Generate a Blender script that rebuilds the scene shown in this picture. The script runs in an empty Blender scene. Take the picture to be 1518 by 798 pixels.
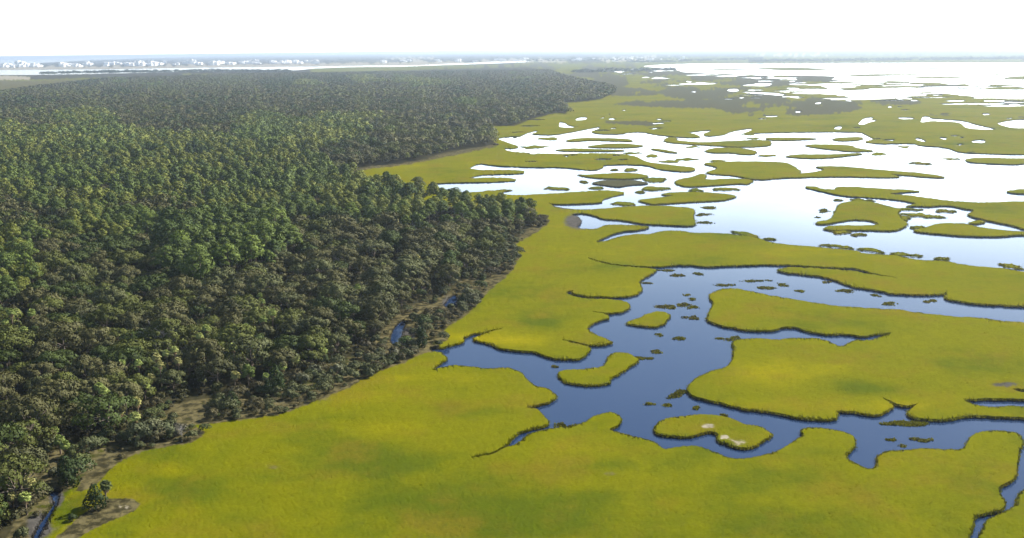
import bpy, math, random
import numpy as np
from mathutils import Matrix, Vector
from mathutils.geometry import delaunay_2d_cdt

# ---------------------------------------------------------------- camera
scene = bpy.context.scene
CAM_H = 100.0
FPX, CX, CY = 1458.0, 759.0, 399.0          # focal length and centre in photo pixels
PITCH, ROLL = math.radians(12.55), math.radians(0.716)
f_ = np.array([0, math.cos(PITCH), -math.sin(PITCH)])
u0 = np.array([0, math.sin(PITCH), math.cos(PITCH)])
r0 = np.array([1.0, 0, 0])
rv = math.cos(ROLL) * r0 - math.sin(ROLL) * u0
uv = math.sin(ROLL) * r0 + math.cos(ROLL) * u0
cam_data = bpy.data.cameras.new("camera")
cam = bpy.data.objects.new("camera", cam_data)
scene.collection.objects.link(cam)
cam_data.sensor_width = 36.0
cam_data.lens = 36.0 * FPX / 1518.0
cam_data.clip_start = 1.0
cam_data.clip_end = 250000.0
cam.matrix_world = Matrix(((rv[0], uv[0], -f_[0], 0), (rv[1], uv[1], -f_[1], 0), (rv[2], uv[2], -f_[2], CAM_H), (0, 0, 0, 1)))
scene.camera = cam

# ---------------------------------------------------------------- light
SUN_AZ, SUN_EL = math.radians(62), math.radians(38)     # azimuth clockwise from the view direction
SKY_STRENGTH, SUN_STRENGTH, EXPOSURE = 0.08, 5.0, 1.3
HAZE = 7.0e-5
world = bpy.data.worlds.new("World")
scene.world = world
world.use_nodes = True
wn = world.node_tree.nodes
bg = wn["Background"]
sky = wn.new("ShaderNodeTexSky")
sky.sky_type = 'NISHITA'
sky.sun_disc = False
sky.sun_elevation = SUN_EL
sky.sun_rotation = SUN_AZ
sky.altitude = 50
sky.air_density = 1.0
sky.dust_density = 0.6
sky.ozone_density = 1.0
wl = world.node_tree.links
def wmath(op, a, b=None):
    n = wn.new("ShaderNodeMath"); n.operation = op
    for i, v in enumerate((a, b)):
        if v is None: continue
        if isinstance(v, (int, float)): n.inputs[i].default_value = v
        else: wl.new(v, n.inputs[i])
    return n.outputs[0]
tc = wn.new("ShaderNodeTexCoord")
sep = wn.new("ShaderNodeSeparateXYZ"); wl.new(tc.outputs['Generated'], sep.inputs[0])
el = wmath('MAXIMUM', sep.outputs[2], 0.0)
# a bright milky veil of thin cloud low over the horizon, brighter towards the sun
veil = wmath('MULTIPLY', wmath('EXPONENT', wmath('MULTIPLY', el, -1 / 0.13)), 8.0)
toward = wmath('ADD', wmath('MULTIPLY', sep.outputs[0], math.sin(SUN_AZ)), wmath('MULTIPLY', sep.outputs[1], math.cos(SUN_AZ)))
veil = wmath('MULTIPLY', veil, wmath('MAXIMUM', wmath('ADD', 0.42, wmath('MULTIPLY', toward, 0.85)), 0.12))
mp = wn.new("ShaderNodeMapping"); mp.inputs['Scale'].default_value = (1, 1, 5); wl.new(tc.outputs['Generated'], mp.inputs[0])
cn = wn.new("ShaderNodeTexNoise"); cn.inputs['Scale'].default_value = 3.0; cn.inputs['Detail'].default_value = 4; wl.new(mp.outputs[0], cn.inputs['Vector'])
veil = wmath('MULTIPLY', veil, wmath('ADD', 0.55, wmath('MULTIPLY', cn.outputs['Fac'], 0.9)))
# and a low bright cloud bank straight ahead, a little to the sunny side
ahead = wmath('MAXIMUM', wmath('ADD', wmath('MULTIPLY', sep.outputs[0], math.sin(math.radians(17))), wmath('MULTIPLY', sep.outputs[1], math.cos(math.radians(17)))), 0.0)
bank = wmath('MULTIPLY', wmath('POWER', ahead, 12.0), wmath('EXPONENT', wmath('MULTIPLY', wmath('POWER', wmath('DIVIDE', el, 0.18), 4.0), -1.0)))
bank = wmath('MULTIPLY', bank, wmath('ADD', 5.0, wmath('MULTIPLY', cn.outputs['Fac'], 19.0)))
veil = wmath('ADD', veil, bank)
vcol = wn.new("ShaderNodeVectorMath"); vcol.operation = 'SCALE'; vcol.inputs[0].default_value = (0.93, 1.0, 1.06); wl.new(veil, vcol.inputs['Scale'])
vadd = wn.new("ShaderNodeVectorMath"); vadd.operation = 'ADD'; wl.new(sky.outputs[0], vadd.inputs[0]); wl.new(vcol.outputs[0], vadd.inputs[1])
wl.new(vadd.outputs[0], bg.inputs[0])
bg.inputs[1].default_value = SKY_STRENGTH
sd = bpy.data.lights.new("sun", 'SUN')
sd.energy = SUN_STRENGTH
sd.angle = math.radians(0.5)
sd.color = (1.0, 0.95, 0.86)
sun = bpy.data.objects.new("sun", sd)
scene.collection.objects.link(sun)
sdir = Vector((math.sin(SUN_AZ) * math.cos(SUN_EL), math.cos(SUN_AZ) * math.cos(SUN_EL), math.sin(SUN_EL)))
sun.rotation_euler = sdir.to_track_quat('Z', 'Y').to_euler()
vs = scene.view_settings
vs.view_transform = 'Standard'
vs.look = 'None'
vs.gamma = 1.0
vs.exposure = EXPOSURE
vs.use_curve_mapping = False
scene.cycles.max_bounces = 8
scene.cycles.diffuse_bounces = 3
scene.cycles.glossy_bounces = 3
scene.cycles.volume_bounces = 1
scene.cycles.transmission_bounces = 3
scene.cycles.use_denoising = True

C = scene.collection
rng = np.random.default_rng(7)
random.seed(7)
LAND_Z = 0.85

# ---------------------------------------------------------------- helpers
def hy(x):
    """photo row of the horizon"""
    return 84.0 - 0.0125 * np.asarray(x, float)

def ground(px, py, z=LAND_Z):
    """photo pixel -> point of the horizontal plane at height z"""
    px = np.asarray(px, float); py = np.asarray(py, float)
    d = f_[None] * FPX + (px - CX)[..., None] * rv + (CY - py)[..., None] * uv
    t = (z - CAM_H) / d[..., 2]
    return np.array([0, 0, CAM_H]) + d * t[..., None]

def project(P):
    """world points -> photo pixels and depth"""
    q = np.asarray(P, float) - np.array([0, 0, CAM_H])
    dep = q @ f_
    return CX + FPX * (q @ rv) / dep, CY - FPX * (q @ uv) / dep, dep

def inside(poly, x, y):
    """even-odd test of points (arrays) against a polygon"""
    p = np.asarray(poly, float)
    x = np.asarray(x, float); y = np.asarray(y, float)
    res = np.zeros(x.shape, bool)
    m = (x >= p[:, 0].min()) & (x <= p[:, 0].max()) & (y >= p[:, 1].min()) & (y <= p[:, 1].max())
    if not m.any():
        return res
    xs, ys = x[m], y[m]
    r = np.zeros(xs.shape, bool)
    q = np.roll(p, -1, axis=0)
    for (x1, y1), (x2, y2) in zip(p, q):
        if y1 == y2:
            continue
        c = ((y1 > ys) != (y2 > ys)) & (xs < (x2 - x1) * (ys - y1) / (y2 - y1) + x1)
        r ^= c
    res[m] = r
    return res

_tab = np.random.default_rng(99).random((256, 256))
def vnoise(x, y, s=1.0, seed=0):
    """smooth value noise 0..1"""
    x = np.asarray(x, float) / s + seed * 17.3; y = np.asarray(y, float) / s + seed * 41.7
    xi = np.floor(x).astype(int); yi = np.floor(y).astype(int)
    fx = x - xi; fy = y - yi
    fx = fx * fx * (3 - 2 * fx); fy = fy * fy * (3 - 2 * fy)
    g = lambda a, b: _tab[a & 255, b & 255]
    return (g(xi, yi) * (1 - fx) + g(xi + 1, yi) * fx) * (1 - fy) + (g(xi, yi + 1) * (1 - fx) + g(xi + 1, yi + 1) * fx) * fy

def fbm(x, y, s, seed=0, o=4):
    v = 0; a = 0.5; t = 0
    for k in range(o):
        v = v + a * vnoise(x, y, s / 2 ** k, seed + k); t += a; a *= 0.55
    return v / t

def chaikin(p, n=2, c=0.22):
    p = np.asarray(p, float)
    for _ in range(n):
        q = np.roll(p, -1, axis=0)
        p = np.stack([p * (1 - c) + q * c, p * c + q * (1 - c)], axis=1).reshape(-1, 2)
    return p

def rough(poly, amp=0.7, step=2.0, n=2, seed=0):
    """a traced outline, rounded, resampled and given the small wiggle of a grass bank"""
    p = chaikin(poly, n)
    out = []
    q = np.roll(p, -1, axis=0)
    for a, b in zip(p, q):
        L = float(np.hypot(*(b - a)))
        off = max(abs(a[0] - 759) - 800, 0) + max(a[1] - 820, 0)
        st = step if off <= 0 else 9.0
        k = max(1, int(round(L / st)))
        for i in range(k):
            out.append(a + (b - a) * (i / k))
    o = np.array(out)
    # wiggle: limited far away, where a pixel is many metres
    sc = np.clip((o[:, 1] - hy(o[:, 0])) / 300.0, 0.08, 1.3)
    dx = (fbm(o[:, 0], o[:, 1] * 2, 9, 3 + seed) - 0.5) * 2
    dy = (fbm(o[:, 0], o[:, 1] * 2, 9, 11 + seed) - 0.5) * 2
    jx = rng.normal(0, 0.25, len(o)); jy = rng.normal(0, 0.18, len(o))
    o[:, 0] += amp * sc * (2.6 * dx + jx)
    o[:, 1] += amp * sc * (1.5 * dy + jy) * 0.8
    return o

def new_mesh(name, V, F=None, quads=None, mat=None, smooth=False):
    """mesh from numpy arrays; F is (n,3) or (n,4)"""
    me = bpy.data.meshes.new(name)
    V = np.asarray(V, np.float32); F = np.asarray(F, np.int32)
    k = F.shape[1]
    me.vertices.add(len(V)); me.vertices.foreach_set('co', V.ravel())
    me.loops.add(F.size); me.loops.foreach_set('vertex_index', F.ravel())
    me.polygons.add(len(F))
    me.polygons.foreach_set('loop_start', np.arange(0, F.size, k, dtype=np.int32))
    me.polygons.foreach_set('loop_total', np.full(len(F), k, np.int32))
    me.update(calc_edges=True)
    me.polygons.foreach_set('use_smooth', np.full(len(F), smooth, bool))
    if mat: me.materials.append(mat)
    return me

def set_color(me, name, arr):
    a = me.color_attributes.new(name, 'FLOAT_COLOR', 'POINT')
    v = np.ones((len(me.vertices), 4), np.float32)
    v[:, :arr.shape[1]] = arr
    a.data.foreach_set('color', v.ravel())

def link(name, data, parent=None, loc=None):
    o = bpy.data.objects.new(name, data)
    C.objects.link(o)
    if parent is not None: o.parent = parent
    if loc is not None: o.location = loc
    return o

def tag(o, label=None, cat=None, group=None, kind=None):
    if label: o['label'] = label
    if cat: o['category'] = cat
    if group: o['group'] = group
    if kind: o['kind'] = kind
    return o

# ---------------------------------------------------------------- materials
def mat_new(name):
    m = bpy.data.materials.new(name); m.use_nodes = True
    nt = m.node_tree
    return m, nt, nt.nodes["Principled BSDF"], nt.nodes["Material Output"]

def node(nt, t, **kw):
    n = nt.nodes.new(t)
    for k, v in kw.items(): setattr(n, k, v)
    return n

def nnoise(nt, pos, scale, detail=3, rough_=0.55):
    n = node(nt, 'ShaderNodeTexNoise')
    n.inputs['Scale'].default_value = scale
    n.inputs['Detail'].default_value = detail
    n.inputs['Roughness'].default_value = rough_
    nt.links.new(pos, n.inputs['Vector'])
    return n.outputs['Fac']

def nmath(nt, op, a, b=None, c=None, clamp=False):
    n = node(nt, 'ShaderNodeMath', operation=op, use_clamp=clamp)
    for i, v in enumerate((a, b, c)):
        if v is None: continue
        if isinstance(v, (int, float)): n.inputs[i].default_value = v
        else: nt.links.new(v, n.inputs[i])
    return n.outputs[0]

def nmix(nt, fac, a, b, blend='MIX'):
    n = node(nt, 'ShaderNodeMix', data_type='RGBA', blend_type=blend)
    for i, v in ((0, fac), (6, a), (7, b)):
        if isinstance(v, (int, float)): n.inputs[i].default_value = v
        elif isinstance(v, tuple): n.inputs[i].default_value = (*v, 1)
        else: nt.links.new(v, n.inputs[i])
    return n.outputs[2]

def nramp(nt, v, lo, hi):
    n = node(nt, 'ShaderNodeMapRange', interpolation_type='SMOOTHSTEP')
    nt.links.new(v, n.inputs[0])
    n.inputs[1].default_value = lo; n.inputs[2].default_value = hi
    return n.outputs[0]

def ground_material(name, blade=False):
    m, nt, b, out = mat_new(name)
    geo = node(nt, 'ShaderNodeNewGeometry'); pos = geo.outputs['Position']
    za = node(nt, 'ShaderNodeVertexColor', layer_name='zone_a')
    zb = node(nt, 'ShaderNodeVertexColor', layer_name='zone_b')
    sa = node(nt, 'ShaderNodeSeparateColor'); nt.links.new(za.outputs[0], sa.inputs[0])
    sb = node(nt, 'ShaderNodeSeparateColor'); nt.links.new(zb.outputs[0], sb.inputs[0])
    tone, brown, dark = sa.outputs
    forest, sand, wet = sb.outputs
    n_big = nnoise(nt, pos, 0.014, 3)
    n_mid = nnoise(nt, pos, 0.09, 4, 0.6)
    n_fine = nnoise(nt, pos, 1.3, 3, 0.65)
    n_grain = nnoise(nt, pos, 0.45, 2)
    k = nmath(nt, 'ADD', tone, nmath(nt, 'MULTIPLY', nmath(nt, 'SUBTRACT', n_big, 0.5), 0.95))
    k = nmath(nt, 'ADD', k, nmath(nt, 'MULTIPLY', nmath(nt, 'SUBTRACT', n_mid, 0.5), 0.5), clamp=True)
    lo = nramp(nt, k, 0.1, 0.5)
    hi = nramp(nt, k, 0.5, 0.95)
    col = nmix(nt, lo, GRASS_DARK, GRASS_MID)
    col = nmix(nt, hi, col, GRASS_YELLOW)
    n_tan = nnoise(nt, pos, 0.035, 5, 0.65)
    col = nmix(nt, nmath(nt, 'MULTIPLY', nramp(nt, n_tan, 0.48, 0.70), 0.6), col, (0.115, 0.085, 0.008))
    def zone(w, amount=0.7):
        v = nmath(nt, 'ADD', w, nmath(nt, 'MULTIPLY', nmath(nt, 'SUBTRACT', n_mid, 0.5), amount))
        v = nmath(nt, 'ADD', v, nmath(nt, 'MULTIPLY', nmath(nt, 'SUBTRACT', n_grain, 0.5), amount * 0.7))
        v = nmath(nt, 'MULTIPLY', nramp(nt, v, 0.3, 0.62), nmath(nt, 'GREATER_THAN', w, 0.02))
        return v
    bcol = nmix(nt, nramp(nt, n_grain, 0.35, 0.65), (0.028, 0.025, 0.012), (0.092, 0.078, 0.036))
    col = nmix(nt, zone(brown), col, bcol)
    dcol = nmix(nt, n_grain, (0.034, 0.035, 0.017), (0.070, 0.066, 0.034))
    col = nmix(nt, zone(dark, 0.9), col, dcol)
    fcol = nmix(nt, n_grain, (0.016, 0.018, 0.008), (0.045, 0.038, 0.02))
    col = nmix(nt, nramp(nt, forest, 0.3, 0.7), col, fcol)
    scol = nmix(nt, n_grain, (0.07, 0.06, 0.035), (0.34, 0.30, 0.23))
    col = nmix(nt, zone(sand, 1.1), col, scol)
    wcol = nmix(nt, n_grain, (0.03, 0.028, 0.025), (0.085, 0.078, 0.068))
    col = nmix(nt, zone(wet, 0.5), col, wcol)
    shade = nmath(nt, 'MULTIPLY', nmath(nt, 'ADD', 0.76, nmath(nt, 'MULTIPLY', n_fine, 0.48)), nmath(nt, 'ADD', 0.84, nmath(nt, 'MULTIPLY', n_grain, 0.32)))
    mul = node(nt, 'ShaderNodeVectorMath', operation='SCALE')
    nt.links.new(col, mul.inputs[0]); nt.links.new(shade, mul.inputs['Scale'])
    nt.links.new(mul.outputs[0], b.inputs['Base Color'])
    b.inputs['Roughness'].default_value = 0.9
    b.inputs['Specular IOR Level'].default_value = 0.0
    if blade:
        tr = node(nt, 'ShaderNodeBsdfTranslucent'); nt.links.new(mul.outputs[0], tr.inputs[0])
        mx = node(nt, 'ShaderNodeMixShader'); mx.inputs[0].default_value = 0.35
        nt.links.new(b.outputs[0], mx.inputs[1]); nt.links.new(tr.outputs[0], mx.inputs[2])
        nt.links.new(mx.outputs[0], out.inputs[0])
    else:
        bp = node(nt, 'ShaderNodeBump'); bp.inputs['Strength'].default_value = 0.35; bp.inputs['Distance'].default_value = 0.2
        nt.links.new(n_fine, bp.inputs['Height']); nt.links.new(bp.outputs[0], b.inputs['Normal'])
    return m

GRASS_DARK = (0.052, 0.068, 0.003)
GRASS_MID = (0.101, 0.101, 0.002)
GRASS_YELLOW = (0.162, 0.141, 0.002)
M_GROUND = ground_material('marsh_ground')
M_BLADE = ground_material('marsh_grass', True)

def simple(name, a, b_, scale=1.0, rough_=0.85, spec=0.2):
    m, nt, b, out = mat_new(name)
    tc = node(nt, 'ShaderNodeNewGeometry')
    col = nmix(nt, nnoise(nt, tc.outputs['Position'], scale, 4), a, b_)
    nt.links.new(col, b.inputs['Base Color'])
    b.inputs['Roughness'].default_value = rough_
    b.inputs['Specular IOR Level'].default_value = spec
    return m

def foliage(name, per_object=True, translucent=0.13, scale=0.55):
    """leaf colour = the tree's own tint (object colour, or vertex colour in a merged wood) with leaf to leaf variation"""
    m, nt, b, out = mat_new(name)
    geo = node(nt, 'ShaderNodeNewGeometry')
    if per_object:
        oi = node(nt, 'ShaderNodeObjectInfo'); base = oi.outputs['Color']
    else:
        vc = node(nt, 'ShaderNodeVertexColor', layer_name='tint'); base = vc.outputs[0]
    n = nnoise(nt, geo.outputs['Position'], scale, 3, 0.6)
    rp = geo.outputs['Random Per Island']
    s = nmath(nt, 'ADD', 0.45, nmath(nt, 'MULTIPLY', n, 0.7))
    s = nmath(nt, 'MULTIPLY', s, nmath(nt, 'ADD', 0.8, nmath(nt, 'MULTIPLY', rp, 0.42)))
    mul = node(nt, 'ShaderNodeVectorMath', operation='SCALE')
    nt.links.new(base, mul.inputs[0]); nt.links.new(s, mul.inputs['Scale'])
    nt.links.new(mul.outputs[0], b.inputs['Base Color'])
    b.inputs['Roughness'].default_value = 0.65
    b.inputs['Specular IOR Level'].default_value = 0.1
    tr = node(nt, 'ShaderNodeBsdfTranslucent'); nt.links.new(mul.outputs[0], tr.inputs[0])
    mx = node(nt, 'ShaderNodeMixShader'); mx.inputs[0].default_value = translucent
    nt.links.new(b.outputs[0], mx.inputs[1]); nt.links.new(tr.outputs[0], mx.inputs[2])
    nt.links.new(mx.outputs[0], out.inputs[0])
    return m

M_LEAF = foliage('tree_leaves')
M_LEAF_WOOD = foliage('wood_leaves', per_object=False)
M_BARK = simple('bark', (0.06, 0.045, 0.035), (0.16, 0.13, 0.1), 2.0)
M_PALMBARK = simple('palm_bark', (0.08, 0.06, 0.045), (0.18, 0.135, 0.095), 3.0)
M_DEADWOOD = simple('dead_wood', (0.16, 0.145, 0.13), (0.3, 0.275, 0.25), 2.0)
M_DEADFROND = simple('dead_frond', (0.16, 0.10, 0.05), (0.32, 0.22, 0.12), 2.0)

# ---------------------------------------------------------------- water
def water_material():
    m, nt, b, out = mat_new('water')
    geo = node(nt, 'ShaderNodeNewGeometry'); pos = geo.outputs['Position']
    b.inputs['Base Color'].default_value = (0.010, 0.024, 0.062, 1)
    b.inputs['IOR'].default_value = 1.333
    n = nnoise(nt, pos, 0.02, 4)
    mr = node(nt, 'ShaderNodeMapRange'); nt.links.new(n, mr.inputs[0])
    mr.inputs[1].default_value = 0.3; mr.inputs[2].default_value = 0.7
    mr.inputs[3].default_value = 0.02; mr.inputs[4].default_value = 0.13
    nt.links.new(mr.outputs[0], b.inputs['Roughness'])
    h = nnoise(nt, pos, 0.6, 4)
    wind = nramp(nt, nnoise(nt, pos, 0.011, 4, 0.6), 0.42, 0.66)
    bp = node(nt, 'ShaderNodeBump'); nt.links.new(nmath(nt, 'ADD', 0.03, nmath(nt, 'MULTIPLY', wind, 0.24)), bp.inputs['Strength']); bp.inputs['Distance'].default_value = 0.1
    nt.links.new(h, bp.inputs['Height']); nt.links.new(bp.outputs[0], b.inputs['Normal'])
    return m
FAR = 60000.0
w = new_mesh('water', [(-FAR, -3000, 0), (FAR, -3000, 0), (FAR, FAR, 0), (-FAR, FAR, 0)], [(0, 1, 2, 3)], mat=water_material())
tag(link('water', w), 'calm tidal water, dark blue close by and glaring white towards the horizon', 'water', kind='structure')

# ---------------------------------------------------------------- outlines traced from the photo (photo pixels, unprojected onto the ground)
W_NEAR = [(636,515),(657,515),(667,511),(687,507),(686,499),(690,498),(705,494),(741,486),(741,487),(710,497),(698,502),(725,508),(744,517),(780,520),(795,521),(808,527),(824,531),(856,532),(866,528),(877,516),(872,512),(853,509),(834,504),(834,503),(853,506.5),(867,510),(888,511),(909,507.5),(903,504),(882,495),(870,489),(874,482),(885,476),(902,472),(902,467),(894,464),(878,462),(878,461),(903,464),(922,462),(931,458),(934,453),(927,446),(911,444),(866,441.6),(845,438),(839,433),(850,429.5),(848,434),(866,438),(919,440),(943,436),(952,430),(947,419),(951,414),(964,406),(974,399),(962,397.5),(924,394.5),(908,392.5),(888,388.5),(871,382.5),(872,382),(890,387),(908,391),(924,393),(976,395.5),(1017,391.5),(1043,395),(1069,394),(1090,393),(1118,392),(1157,391.5),(1197,394),(1266,397),(1281,401),(1297,406),(1329,411),(1328,412),(1287,406),(1265,401),(1234,398),(1170,396),(1149,399),(1163,403),(1192,406),(1223,410),(1244,416.5),(1266,424.5),(1302,430),(1323,434.5),(1371,436.3),(1397,435),(1404,432.4),(1399,438),(1404,443.5),(1429,446.5),(1450,450),(1474,451),(1518,453.5),(1760,470),(2000,480),(2000,515),(1760,498),(1518,477.4),(1487,476),(1468,473),(1439,469.5),(1421,470),(1395,467),(1355,463.5),(1337,459),(1276,456.4),(1223,451.6),(1157,440.6),(1118,433),(1088,427),(1069,428),(1054,434.5),(1051,440),(1059,448),(1051,462),(1047,474),(1059,479),(1090,486),(1119,490),(1152,488),(1160,484),(1181,484),(1197,490.6),(1223,495),(1250,494),(1281,498.5),(1297,495),(1320,492.5),(1321,495),(1302,500.4),(1287,505),(1266,503),(1254,511),(1247,513.5),(1240,512),(1229,505.6),(1205,500.4),(1171,501),(1150,504),(1122,500.4),(1093,503),(1085,508),(1089,520),(1086,533),(1077,545),(1051,550),(1032,560),(1021,571),(1019,579),(1027,587),(1051,592.6),(1083,600.5),(1104,605.5),(1147,610.4),(1176,617),(1208,621),(1239,621.7),(1242,613),(1240,608.6),(1266,609.6),(1292,615),(1306,614),(1314,608),(1325,602.5),(1318,597),(1309,589.5),(1310,589),(1328,598.5),(1342,601),(1355,600),(1363,596),(1353,604),(1343,610),(1352,617.5),(1371,621),(1408,621),(1429,616.5),(1450,615),(1482,617.5),(1518,618.3),(1760,640),(2000,655),(2000,700),(1760,700),(1600,695),(1545,708),(1518,725),(1508,736),(1505,752),(1471,766),(1463,772),(1457,785),(1453,796),(1440,812),(1432,806),(1434,796),(1442,786),(1443,772),(1447,763),(1479,757),(1491,750),(1489,741),(1479,728),(1482,720),(1500,712),(1508,701),(1507,683),(1511,667),(1517,654),(1511,642),(1482,638),(1461,638.6),(1442,644.6),(1432,660),(1429,666),(1403,666),(1368,664.4),(1337,667),(1312,669),(1302,675),(1300,683),(1300,692),(1289,696),(1276,691),(1252,676),(1260,667),(1269,659),(1266,647),(1258,642),(1229,635.4),(1205,633),(1186,635),(1192,645),(1181,651),(1165,663),(1144,671),(1118,679),(1083,680),(1059,670),(1035,660.5),(1006,662),(982,667),(973,655),(951,649),(924,643),(905,638),(903,635),(916,630),(922,622),(916,613),(903,610.4),(882,615.7),(869,625),(851,631.5),(819,635),(793,639.5),(780,646),(772,655),(756,661),(746,665),(733,673),(699,678),(699,676.5),(733,670),(746,661),(760,650),(766,642),(782,635.5),(814,630),(811,622),(798,609),(793,605),(775,604),(797,599),(814,596),(824,590),(824,585),(816,578),(790,570),(782,563.6),(774,552),(756,545.5),(749,545),(717,546),(691,542.5),(670,541),(651,545),(638,548),(649,541),(663,532),(657,524),(638,519)]

W_LAGOON = [(1518,402.8),(1487,398),(1429,393),(1397,386),(1366,386),(1342,382),(1326,378),(1277,375.7),(1273,372),(1234,368),(1184,364),(1152,361),(1138,358),(1120,351),(1069,345.4),(1030,345.4),(1001,341.4),(977,343),(967,347),(938,347),(914,352),(898,357),(882,358.6),(888,354.6),(909,345.4),(925,342),(951,340),(964,336),(951,334),(924,333),(898,333),(890,337.5),(876,340),(853,338),(862,328),(858,321),(845,318),(864,315),(882,319),(893,324),(924,325.6),(951,331),(982,333),(1027,334.5),(1031,330),(1027,322),(1030,311),(1025,308),(990,305.3),(959,304.6),(924,306.4),(885,310),(858,311),(824,307),(811,299),(819,302),(845,302),(893,300),(893,295),(909,290),(930,286),(909,282),(885,282),(819,287),(772,289),(751,288.5),(738,286),(750,282.5),(725,281.5),(712,284.5),(686,285.3),(659,281.6),(649,277),(630,272),(670,270.3),(723,269.5),(762,267.7),(766,264.5),(730,262.6),(709,264),(692,264),(709,259),(728,258),(775,257),(778,252.5),(749,251.5),(709,252),(694,249),(709,241.5),(730,245),(785,247.6),(832,247.6),(866,251),(882,252),(895,247),(893,244.5),(924,243),(959,244.5),(977,251),(1019,254.5),(1032,251),(1027,247.6),(972,242),(956,239),(945,232.6),(924,227.5),(864,226.5),(840,228.6),(782,226.5),(753,224),(745,219),(762,220),(770,217),(752,211),(735,205),(750,202.5),(766,203.6),(774,200),(783,196),(795,193),(798,195),(786,199),(819,200),(853,194.4),(880,189),(888,187.5),(890,190),(874,195),(888,198.5),(924,198.5),(930,196),(951,195),(967,198.3),(985,201),(1014,203.6),(1040,203.6),(1032,199),(1017,196),(1056,191.8),(1051,195.5),(1042,198),(1046,202),(1072,200),(1083,194.4),(1111,189.6),(1117,192),(1101,198),(1118,197),(1171,195.7),(1237,195),(1276,195.7),(1281,198),(1289,202),(1297,206),(1279,210),(1302,213),(1355,212),(1363,215.5),(1403,218),(1424,226),(1461,227.3),(1518,228.6),(1760,236),(2000,240),(2000,440),(1760,425)]

W_EXTRA = [
 # creek pools by the wood
 [(656,453),(662,445),(670,437),(678,434),(680,445),(675,452),(665,456)],
 [(576,505),(580,490),(588,479),(598,472),(604,476),(598,492),(593,508),(585,514)],
 [(67,730),(77,724),(90,724),(90,731),(87,745),(76,766),(63,790),(52,812),(35,830),(44,800),(56,776),(70,757),(79,745),(76,736)],
 # pond and mud pool on the right island
 [(1427,592),(1461,590),(1518,591),(1700,598),(1700,612),(1518,602.5),(1497,601.7),(1468,603.8),(1445,600)],
 [(1500,577),(1508,575.5),(1518,577),(1600,582),(1600,590),(1518,582.5)],
 # mid distance pools
 [(1271,184),(1276,178),(1282,174),(1296,173),(1291,177),(1303,178),(1290,181),(1280,185)],
 [(1327,173.5),(1352,173.5),(1358,176.3),(1337,177)],
 [(1364,182),(1366,176),(1368,172),(1377,172),(1380,175),(1397,176),(1429,178.6),(1450,185),(1484,192.3),(1445,191.8),(1430,189),(1424,181.2),(1381,179)],
 [(1476,182.5),(1492,178.5),(1518,176),(1760,175),(1760,190),(1518,190.4),(1495,189),(1486,186)],
 [(1235,191),(1239,187),(1248,186),(1247,192)],
 [(1439,211),(1442,207),(1460,206.3),(1461,212)],
 [(1355,205),(1362,203.4),(1373,208.5),(1372,210),(1362,209)],
 [(1392,205),(1394,202.5),(1405,204),(1402,207.5)],
 [(852,176.5),(858,173.5),(871,173),(869,177.5),(854,178.4)],
 [(828,188.5),(829,182),(830,180),(839,182),(841,185),(853,187.5),(850,189.5)],
 [(903,189.5),(914,188.5),(913,191),(905,191)],
 [(921,163),(927,162.2),(928,164),(922,164)], [(888,175),(897,172.5),(895,175),(890,176)], [(900,169),(905,168.5),(904,170.2)],
 # far bays
 [(945,98),(1000,94.5),(1118,93.5),(1518,92.5),(1760,92),(2000,92),(2000,130),(1760,128),(1518,125.5),(1421,124.5),(1330,119.8),(1228,119.3),(1240,114.5),(1231,112.7),(1140,111.4),(1068,109.5),(1012,107.5),(1008,104.8),(980,101)],
 [(1244,136),(1265,132.5),(1355,131.7),(1518,132.5),(1760,133),(2000,134),(2000,148),(1760,146),(1518,144.8),(1460,144.3),(1416,140.4),(1381,136.4),(1366,136.4),(1355,140.4),(1323,146.4),(1289,147.5),(1255,144.8)],
 [(1215,127),(1222,124.5),(1262,126.5),(1274,129),(1240,131),(1255,133),(1230,133),(1225,130)],
 [(1118,125),(1119,122.6),(1144,123),(1145,125.4)], [(1167,125),(1172,123.5),(1192,124.5),(1186,126.5)],
 [(1163,131.2),(1168,129.6),(1186,130),(1184,132)], [(1108,138.5),(1122,136.4),(1150,137),(1165,140),(1158,142),(1135,139.8)],
 [(1173,139),(1182,136.8),(1218,137),(1216,139.5)], [(1168,143.4),(1172,142.6),(1191,145),(1180,146)],
 [(1206,153.5),(1211,151.4),(1219,150.8),(1215,154.5)], [(1003,125),(1010,123.4),(1030,123),(1034,121.6),(1053,122.6),(1050,125),(1030,125.6)],
 [(1096,127.3),(1108,124.8),(1142,123),(1142,128)], [(1077,134),(1082,131.3),(1094,131.5),(1096,135),(1084,136)],
 [(1250,148.2),(1262,148),(1263,150.3),(1255,150)], [(1095,144),(1104,143.8),(1103,145.5),(1096,145.6)], [(1024,135),(1033,135),(1031,137),(1026,136.6)],
 [(893,122),(899,122),(899,124),(894,124)], [(912,107.5),(924,106),(922,108.5)], [(960,106.5),(968,106.5),(966,108.3)], [(918,102.5),(944,101.8),(942,104),(922,104)],
 # the wide river behind the wood and the open sea beyond the town
 [(-700,108),(-300,106.5),(0,103.5),(158,102.7),(263,100.8),(400,99),(459,98.7),(543,97),(617,96.8),(675,94),(760,90.5),(790,90),(780,92.5),(670,96.4),(591,99.3),(538,99.5),(472,101.2),(430,105.3),(380,105.3),(237,107),(147,110),(60,111.2),(0,111.4),(-300,113),(-700,116)],
 [(-900,98),(-900,99),(-300,99.5),(0,96.5),(60,93.5),(118,90.3),(211,86.6),(330,83.4),(330,70),(-900,80)],
]
_rp = np.random.default_rng(77)
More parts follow.
